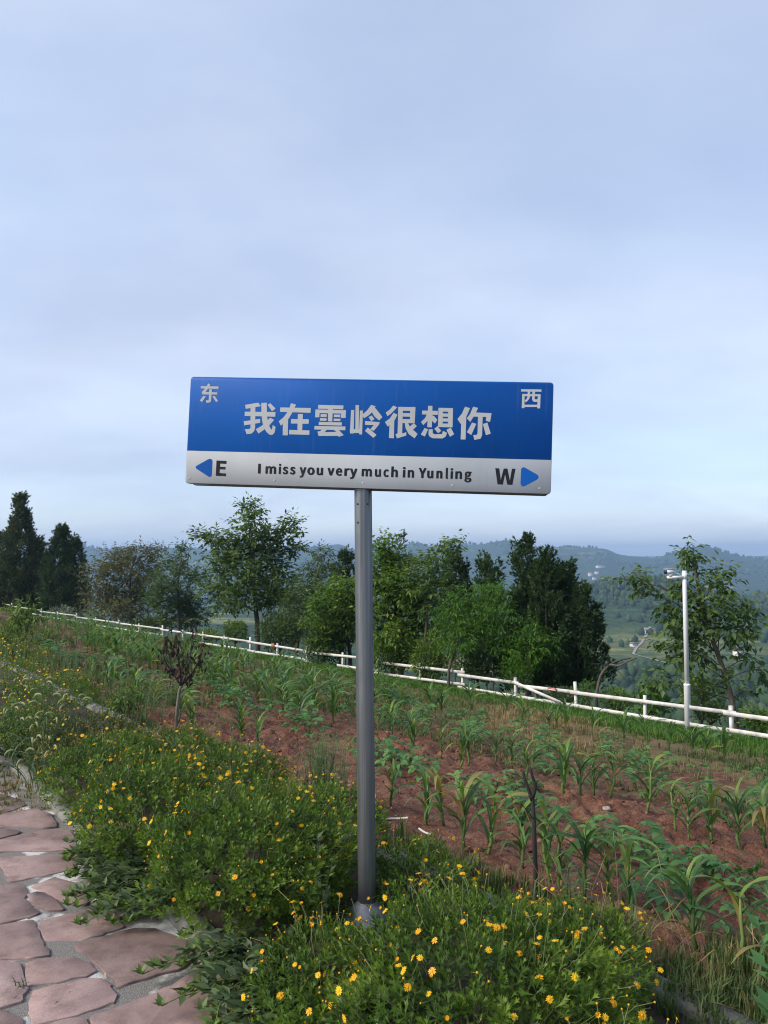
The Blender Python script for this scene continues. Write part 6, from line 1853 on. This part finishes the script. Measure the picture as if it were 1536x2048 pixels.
broad_tree('walnut_tree', 'tree with one long bare-based branch reaching up right of the pole', 'tree', (850, 1335), 23, [(850, 1290), (855, 1220), (862, 1160)],
           [(905, 1080, 12, 7), (893, 1092, 12, 8), (908, 1100, 8, 9), (876, 1102, 12, 7), (852, 1118, 16, 9), (872, 1128, 18, 11), (884, 1146, 10, 10), (846, 1150, 24, 16), (872, 1176, 26, 18), (850, 1205, 28, 18)], 'walnut', LEAF, .17, 1.0, r0=.09, droop=.55)
conifer('young_cypress', 'pointed young cypress above the bright peach trees', (910, 1330), 30, [(910, 1120, 1300, 26), (925, 1150, 1300, 20)], 'cypress', 2400, .40)
conifer('young_cypress', 'blunt young cypress left of the big juniper', (978, 1330), 30, [(972, 1124, 1300, 15), (988, 1132, 1300, 14)], 'cypress', 2000, .38)
broad_tree('peach_tree', 'bright green peach tree with narrow leaves behind the fence', 'tree', (897, 1340), 20.5, [(905, 1312), (922, 1275), (945, 1225)],
           [(935, 1192, 26, 16), (980, 1176, 22, 16), (1005, 1196, 20, 16), (905, 1218, 26, 16), (950, 1220, 34, 18), (998, 1224, 28, 18), (900, 1252, 26, 16), (950, 1256, 38, 20), (1000, 1262, 30, 18), (920, 1288, 34, 16), (975, 1292, 38, 16), (1010, 1298, 20, 14)], 'peach', LEAFN, .145, .9, r0=.05, bark='bark', droop=.7)
broad_tree('peach_tree', 'smaller bright peach tree in front of the juniper', 'tree', (1055, 1350), 19.5, [(1056, 1325), (1060, 1290)],
           [(1060, 1250, 14, 14), (1076, 1268, 18, 12), (1045, 1272, 16, 12), (1102, 1284, 16, 10), (1062, 1296, 26, 14), (1092, 1306, 20, 12), (1040, 1310, 22, 14), (1075, 1324, 28, 12)], 'peach', LEAFN, .135, .85, r0=.05, droop=.7)
conifer('juniper_tree', 'big dark many-topped juniper behind the fence right of centre', (1110, 1378), 20.5,
        [(1046, 1086, 1385, 34), (1092, 1116, 1385, 38), (1132, 1142, 1385, 40), (1160, 1186, 1385, 34), (1186, 1228, 1385, 22), (1064, 1150, 1385, 50), (1110, 1170, 1385, 46)], 'cypress', 17000, .26, .8)
broad_tree('walnut_tree', 'open tree with big drooping leaves behind the camera mast', 'tree', (1472, 1452), 16.6, [(1464, 1400), (1447, 1340), (1428, 1290), (1410, 1230), (1396, 1170), (1385, 1120)],
           [(1376, 1100, 13, 10), (1370, 1112, 9, 8), (1388, 1118, 9, 9), (1245, 1156, 15, 6), (1268, 1160, 16, 8), (1292, 1166, 12, 9), (1288, 1186, 7, 8), (1352, 1166, 14, 8), (1395, 1160, 18, 10), (1442, 1148, 14, 10), (1452, 1166, 16, 10), (1460, 1182, 14, 9), (1342, 1182, 13, 9), (1386, 1192, 22, 13), (1336, 1214, 18, 13), (1376, 1228, 26, 15), (1420, 1218, 24, 13), (1468, 1216, 26, 13), (1494, 1236, 16, 14), (1344, 1252, 20, 14), (1388, 1268, 28, 16), (1440, 1258, 26, 14), (1482, 1268, 22, 14), (1340, 1292, 20, 13), (1400, 1304, 24, 14), (1360, 1316, 20, 12), (1318, 1352, 16, 9), (1308, 1374, 16, 14), (1500, 1318, 16, 10), (1520, 1340, 14, 9), (1440, 1350, 16, 8), (1490, 1382, 14, 8)], 'walnut', LEAF, .175, 1.05, bark='bark', droop=.75, r0=.075, depth=.9, fat=1.1)


def dead_branch():
    Y = 17.6
    bp = at(1192, 1395, Y); bz = float(terrain_z(bp[0], bp[1]))
    root = empty('dead_tree', (bp[0], bp[1], bz)); tag(root, 'leafless grey leaning dead tree between the juniper and the mast', 'tree')
    o = np.array([bp[0], bp[1], bz]); P = lambda a, b, d=0.: at(a, b, Y + d) - o
    mb = MB()
    limb(mb, [(0, 0, -.3), P(1192, 1390), P(1200, 1352), P(1216, 1332), P(1224, 1328)], .04, .028, 9, wob=.006)
    mb.build('trunk', M['bark'], root, smooth=True)
    mb = MB()
    limb(mb, [P(1222, 1330), P(1240, 1332, -.2), P(1258, 1322, -.3), P(1274, 1316, -.3)], .026, .012, 7, wob=.004)
    limb(mb, [P(1226, 1326), P(1242, 1320, .2), P(1262, 1316, .3)], .022, .01, 6)
    limb(mb, [P(1218, 1330), P(1200, 1328, -.2), P(1182, 1328, -.3)], .012, .006, 5)
    limb(mb, [P(1230, 1334), P(1244, 1352), P(1256, 1366)], .010, .005, 5)
    mb.build('branches', M['bark'], root, smooth=True)


dead_branch()


# shrubs and undergrowth just beyond the fence
def shrub(px, py, Y, rx, ry, kind, leaf, lsize, label, cover=1.2):
    bp = at(px, py, Y); bz = float(terrain_z(bp[0], bp[1]))
    wx = rx / FPX * Y; wz = ry / FPX * Y
    root = empty('shrub', (bp[0], bp[1], bz)); tag(root, label, 'shrub', 'shrubs beyond the fence')
    c = np.array([0, 0, bp[2] - bz]); mb = MB(); lf = MB()
    n = int(5.0 * cover * pi * wx * wz / (lsize * lsize * .24)); v = unit(rng.normal(size=(n, 3))) * (rng.random((n, 1)) ** .4)
    v *= 1 + .8 * fbm(v[:, :1] * 2.4 + px, v[:, 1:2] * 2.4 + v[:, 2:3] * 2, 2, 5)
    P = c + v * [wx, wx * .9, wz]
    d = unit(v + rng.normal(0, .5, (n, 3)) + [0, 0, .2])
    lf.inst(leaf, P, frames(d, roll=rng.normal(0, .5, n)), lsize * rng.uniform(.6, 1.2, n), np.clip(rng.normal(.45, .25, n) + .15 * v[:, 2], 0, 1))
    for k in range(9):
        limb(mb, [(rng.normal(0, .08), rng.normal(0, .08), -.3), c * .5, P[k]], .02, .006, 5)
    mb.build('stems', M['bark'], root); lf.build('foliage', TREEMAT[kind], root)


for a in ((125, 1228, 50, 32, 14, 'silver', LEAFN, .20, 'pale silvery shrub behind the fence below the cypresses'),
          (470, 1262, 32, 28, 20, 'green', LEAF, .14, 'round yellow-green shrub at the foot of the tallest tree'),
          (560, 1265, 30, 50, 38, 'dark', LEAF, .14, 'dark undergrowth shrub behind the orange plate on the fence'),
          (650, 1288, 26, 50, 40, 'dark', LEAF, .13, 'dark shrub behind the fence just left of the pole'),
          (785, 1302, 23, 52, 44, 'green', LEAF, .11, 'green shrub behind the fence right of the pole'),
          (865, 1315, 21.8, 46, 42, 'green', LEAF, .10, 'low leafy shrub below the branching peach tree'),
          (955, 1325, 20.8, 52, 42, 'dark', LEAF, .10, 'dark low shrub beneath the bright peach tree'),
          (1035, 1345, 19.2, 36, 28, 'peach', LEAFN, .09, 'small bright shrub behind the split rail'),
          (1130, 1392, 18.6, 40, 16, 'dark', LEAF, .09, 'low dark shrub under the juniper by the notice'),
          (1172, 1385, 18.2, 16, 24, 'peach', LEAFN, .10, 'narrow bright shrub at the foot of the dead tree'),
          (1235, 1400, 17.6, 34, 20, 'green', LEAF, .09, 'low green shrub behind the fence right of the dead tree'),
          (1305, 1405, 17.2, 36, 26, 'peach', LEAF, .12, 'leafy light-green shrub left of the mast'),
          (1400, 1385, 17.8, 42, 34, 'green', LEAF, .15, 'big-leaved green shrub right behind the mast'),
          (1420, 1425, 16.8, 36, 18, 'dark', LEAF, .09, 'low dark shrub at the right beneath the open tree'),
          (1515, 1440, 16.2, 36, 24, 'green', LEAF, .10, 'green shrub behind the fence at the right edge'),
          (300, 1250, 44, 42, 14, 'dark', LEAF, .2, 'dark shrub under the brownish tree'), (410, 1272, 38, 38, 12, 'green', LEAF, .16, 'low shrub between the dark tree and the tallest tree'),
          (20, 1228, 50, 30, 14, 'green', LEAF, .2, 'green shrub at the far left end of the fence')):
    shrub(*a)
for (px, py, rx, ry, lab) in ((20, 1290, 42, 40, 'dense dark green bush at the left edge above the flowers'), (95, 1275, 28, 18, 'small leafy bush right of the young sapling')):
    x, y, z = ground_pt(px, py + ry)
    shrub(px, py, y, rx, ry, 'walnut', LEAFN, .10, lab, 1.6)


# ================================================================== FAR LAND
def blob_template(seed, pointed):
    r = np.random.default_rng(seed); n = 5
    rings = [(.0, .40), (.4, .62), (.78, .40 if not pointed else .26)]
    V = []; F = []
    for z, rr in rings:
        for k in range(n):
            a = 2 * pi * k / n + r.uniform(-.3, .3); q = rr * r.uniform(.55, 1.35); V.append((q * cos(a), q * sin(a), z + r.uniform(-.14, .14)))
    V.append((r.normal(0, .12), r.normal(0, .12), 1.0)); m = len(rings)
    for i in range(m - 1):
        for k in range(n):
            F.append((i * n + k, i * n + (k + 1) % n, (i + 1) * n + (k + 1) % n, (i + 1) * n + k))
    F += [((m - 1) * n + k, (m - 1) * n + (k + 1) % n, m * n) for k in range(n)]
    return V, F, [0] * len(V)


BLOBS = [blob_template(k, k == 0) for k in range(6)]
M['wood'] = leaf_mat('far woodland', [(.014, .032, .014), (.024, .05, .018), (.045, .08, .028), (.075, .10, .04)], .05, .9)


def woodland(name, n, u0, u1, r0, r1, h0, h1, keep, label):
    m = rng.uniform(u0, u1, n); r = np.sqrt(rng.uniform(r0 * r0, r1 * r1, n))
    x = m * r; y = r
    k = keep(x, y) > rng.random(n); x, y = x[k], y[k]
    z = terrain_z(x, y); P = np.stack([x, y, z - .3], 1)
    h = rng.uniform(h0, h1, len(x)); mb = MB(); pick = rng.integers(0, 6, len(x))
    for q in range(6):
        i = pick == q
        mb.inst(BLOBS[q], P[i], rotz(rng.uniform(0, 6.28, i.sum())), np.stack([h[i] * .75, h[i] * .75, h[i]], 1), np.clip(rng.normal(.4, .22, i.sum()), 0, 1))
    o = mb.build(name, M['wood']); tag(o, label, 'woodland', kind='stuff')


def open_land(x, y):
    d = np.hypot(x - 185, y - 520)
    return np.maximum(.05, smooth(70, 115, d + 60 * fbm(x / 30, y / 30, 2, 6)))


woodland('slope_woodland', 4200, -.55, .75, 42, 330, 3.5, 7.5, lambda x, y: np.where(ST(x, y)[0] > 34, .9, 0) * np.clip(.5 + 2.5 * fbm(x / 18, y / 18, 2, 4), .15, 1), 'dense green woodland on the slope below the fence')
woodland('valley_woodland', 14000, .12, .80, 330, 1250, 3.2, 7.5, lambda x, y: open_land(x, y) * np.clip(.55 + 3.2 * fbm(x / 60, y / 60, 3, 14), .04, 1), 'wooded hills on the far side of the valley at the right')
woodland('ridge_woodland', 7000, -.55, .60, 1400, 2950, 7, 13, lambda x, y: np.clip(.35 + 3.5 * fbm(x / 150, y / 150, 3, 24), 0, 1), 'hazy woods on the far blue ridge')

M['farwall'] = plain('whitewashed farmhouse wall', (.62, .60, .57), .8, var=.08, scale=.3)
M['farroof'] = plain('grey farmhouse roof', (.20, .17, .16), .8, var=.2, scale=.5)
M['farglass'] = plain('dark farmhouse window', (.03, .035, .04), .3, var=.1)
M['lane'] = plain('pale farm lane', (.26, .245, .22), .9, var=.12, scale=.2)


def farmhouse(px, py, R0, w, d, h, label):
    a = (px - 768) / FPX
    rr = np.arange(R0 * .55, R0 * 1.5, 2.0)
    zl = terrain_z(a * rr, rr); b = (1024 - py) / FPX
    want = EYE + rr * (sin(PITCH) + b * cos(PITCH)) / (cos(PITCH) - b * sin(PITCH))
    i = int(np.argmin(np.abs(want - zl) + .004 * np.abs(rr - R0))); x, y, z = a * rr[i], rr[i], zl[i]
    root = empty('farmhouse', (x, y, z), rng.uniform(-.5, .5)); tag(root, label, 'house', 'far farmhouses in the valley')
    mb = MB(); mb.box((0, 0, h / 2 - 1), (w, d, h + 2)); mb.build('wall', M['farwall'], root)
    mb = MB(); o_ = .5
    V = [(-w / 2 - o_, -d / 2 - o_, h), (w / 2 + o_, -d / 2 - o_, h), (w / 2 + o_, d / 2 + o_, h), (-w / 2 - o_, d / 2 + o_, h), (-w / 2 - o_, 0, h + d * .3), (w / 2 + o_, 0, h + d * .3)]
    mb.add(V, [(0, 1, 5, 4), (2, 3, 4, 5), (0, 4, 3), (1, 2, 5), (0, 3, 2, 1)]); mb.build('roof', M['farroof'], root)
    for k in range(3):
        mb = MB(); mb.box((-w * .3 + k * w * .3, -d / 2 - .03, h * .55), (w * .12, .1, h * .3)); mb.build('window', M['farglass'], root)


for a in ((1180, 1152, 1750, 13, 9, 7, 'white house on the far slope, left one of the cluster'), (1192, 1148, 1800, 11, 8, 6, 'white house on the far slope, upper one of the cluster'), (1187, 1159, 1700, 10, 7, 5, 'white house on the far slope, lower one of the cluster'),
          (1203, 1161, 1680, 14, 7, 4, 'long low white house right of the cluster on the far slope'), (1296, 1266, 600, 8, 5, 2.6, 'white farmhouse at the end of the valley lane'), (1262, 1293, 490, 3.5, 3, 2, 'small hut beside the bend of the valley lane'),
          (1470, 1312, 440, 5, 4, 3.4, 'white house showing through the open tree at the right'), (1200, 1135, 2000, 26, 10, 4, 'long pale roof high on the far slope'), (1138, 1140, 1950, 14, 8, 5, 'pale house on the far slope by the juniper top')):
    farmhouse(*a)


def lane(pix, R0s, w, label):
    pts = []
    for (px, py), R0 in zip(pix, R0s):
        a = (px - 768) / FPX; pts.append((a * R0, R0))
    pts = np.array(pts); u = np.linspace(0, len(pts) - 1, 60)
    x = np.interp(u, np.arange(len(pts)), pts[:, 0]); y = np.interp(u, np.arange(len(pts)), pts[:, 1])
    dx = np.gradient(x); dy = np.gradient(y); l = np.hypot(dx, dy); nx, ny = -dy / l, dx / l
    L_ = np.stack([x + nx * w / 2, y + ny * w / 2], 1); R_ = np.stack([x - nx * w / 2, y - ny * w / 2], 1)
    V = np.vstack([np.column_stack([L_, terrain_z(L_[:, 0], L_[:, 1]) + .4]), np.column_stack([R_, terrain_z(R_[:, 0], R_[:, 1]) + .4])])
    F = [(i, 60 + i, 61 + i, i + 1) for i in range(59)]
    o = obj('lane', mesh_from('lane', V, F), M['lane']); tag(o, kind='structure')


lane([(1296, 1268), (1288, 1276), (1268, 1288), (1262, 1296), (1285, 1302), (1330, 1312)], [600, 560, 505, 475, 460, 440], 1.6, '')


def pylon():
    R0 = 2830; a = (918 - 768) / FPX
    x, y = a * R0, R0; z = float(terrain_z(x, y))
    root = empty('radio_mast', (x, y, z)); tag(root, 'thin radio mast on the far ridge right of the pole', 'mast')
    mb = MB()
    for k in range(4):
        q = np.array([cos(k * pi / 2 + .78), sin(k * pi / 2 + .78), 0])
        mb.tube([q * 2.2 + [0, 0, -2], q * .3 + [0, 0, 46]], .35, 4)
    for h in range(4, 46, 6):
        r_ = 2.2 - 1.9 * h / 46
        for k in range(4):
            q = np.array([cos(k * pi / 2 + .78), sin(k * pi / 2 + .78), 0]) * r_; q2 = np.array([cos(k * pi / 2 + 2.35), sin(k * pi / 2 + 2.35), 0]) * r_
            mb.tube([q + [0, 0, h], q2 + [0, 0, h + 5]], .15, 3)
    mb.build('lattice', M['farwall'], root)


pylon()


# ================================================================== HAZE
def build_haze():
    m = bpy.data.materials.new('valley haze'); m.use_nodes = True
    t = m.node_tree
    for n_ in list(t.nodes):
        t.nodes.remove(n_)
    out = N(t, 'ShaderNodeOutputMaterial'); v = N(t, 'ShaderNodeVolumePrincipled')
    v.inputs['Color'].default_value = (.44, .62, .92, 1)
    v.inputs['Density'].default_value = HAZE
    v.inputs['Anisotropy'].default_value = .25
    t.links.new(v.outputs[0], out.inputs['Volume'])
    mb = MB(); zb, zt = -190.0, 80.0
    mb.box((0, 0, (zb + zt) / 2), (12400, 12400, zt - zb))
    o = mb.build('haze', m); tag(o, 'thin blue haze over the valley', 'haze', kind='stuff')


HAZE = .00028
build_haze()
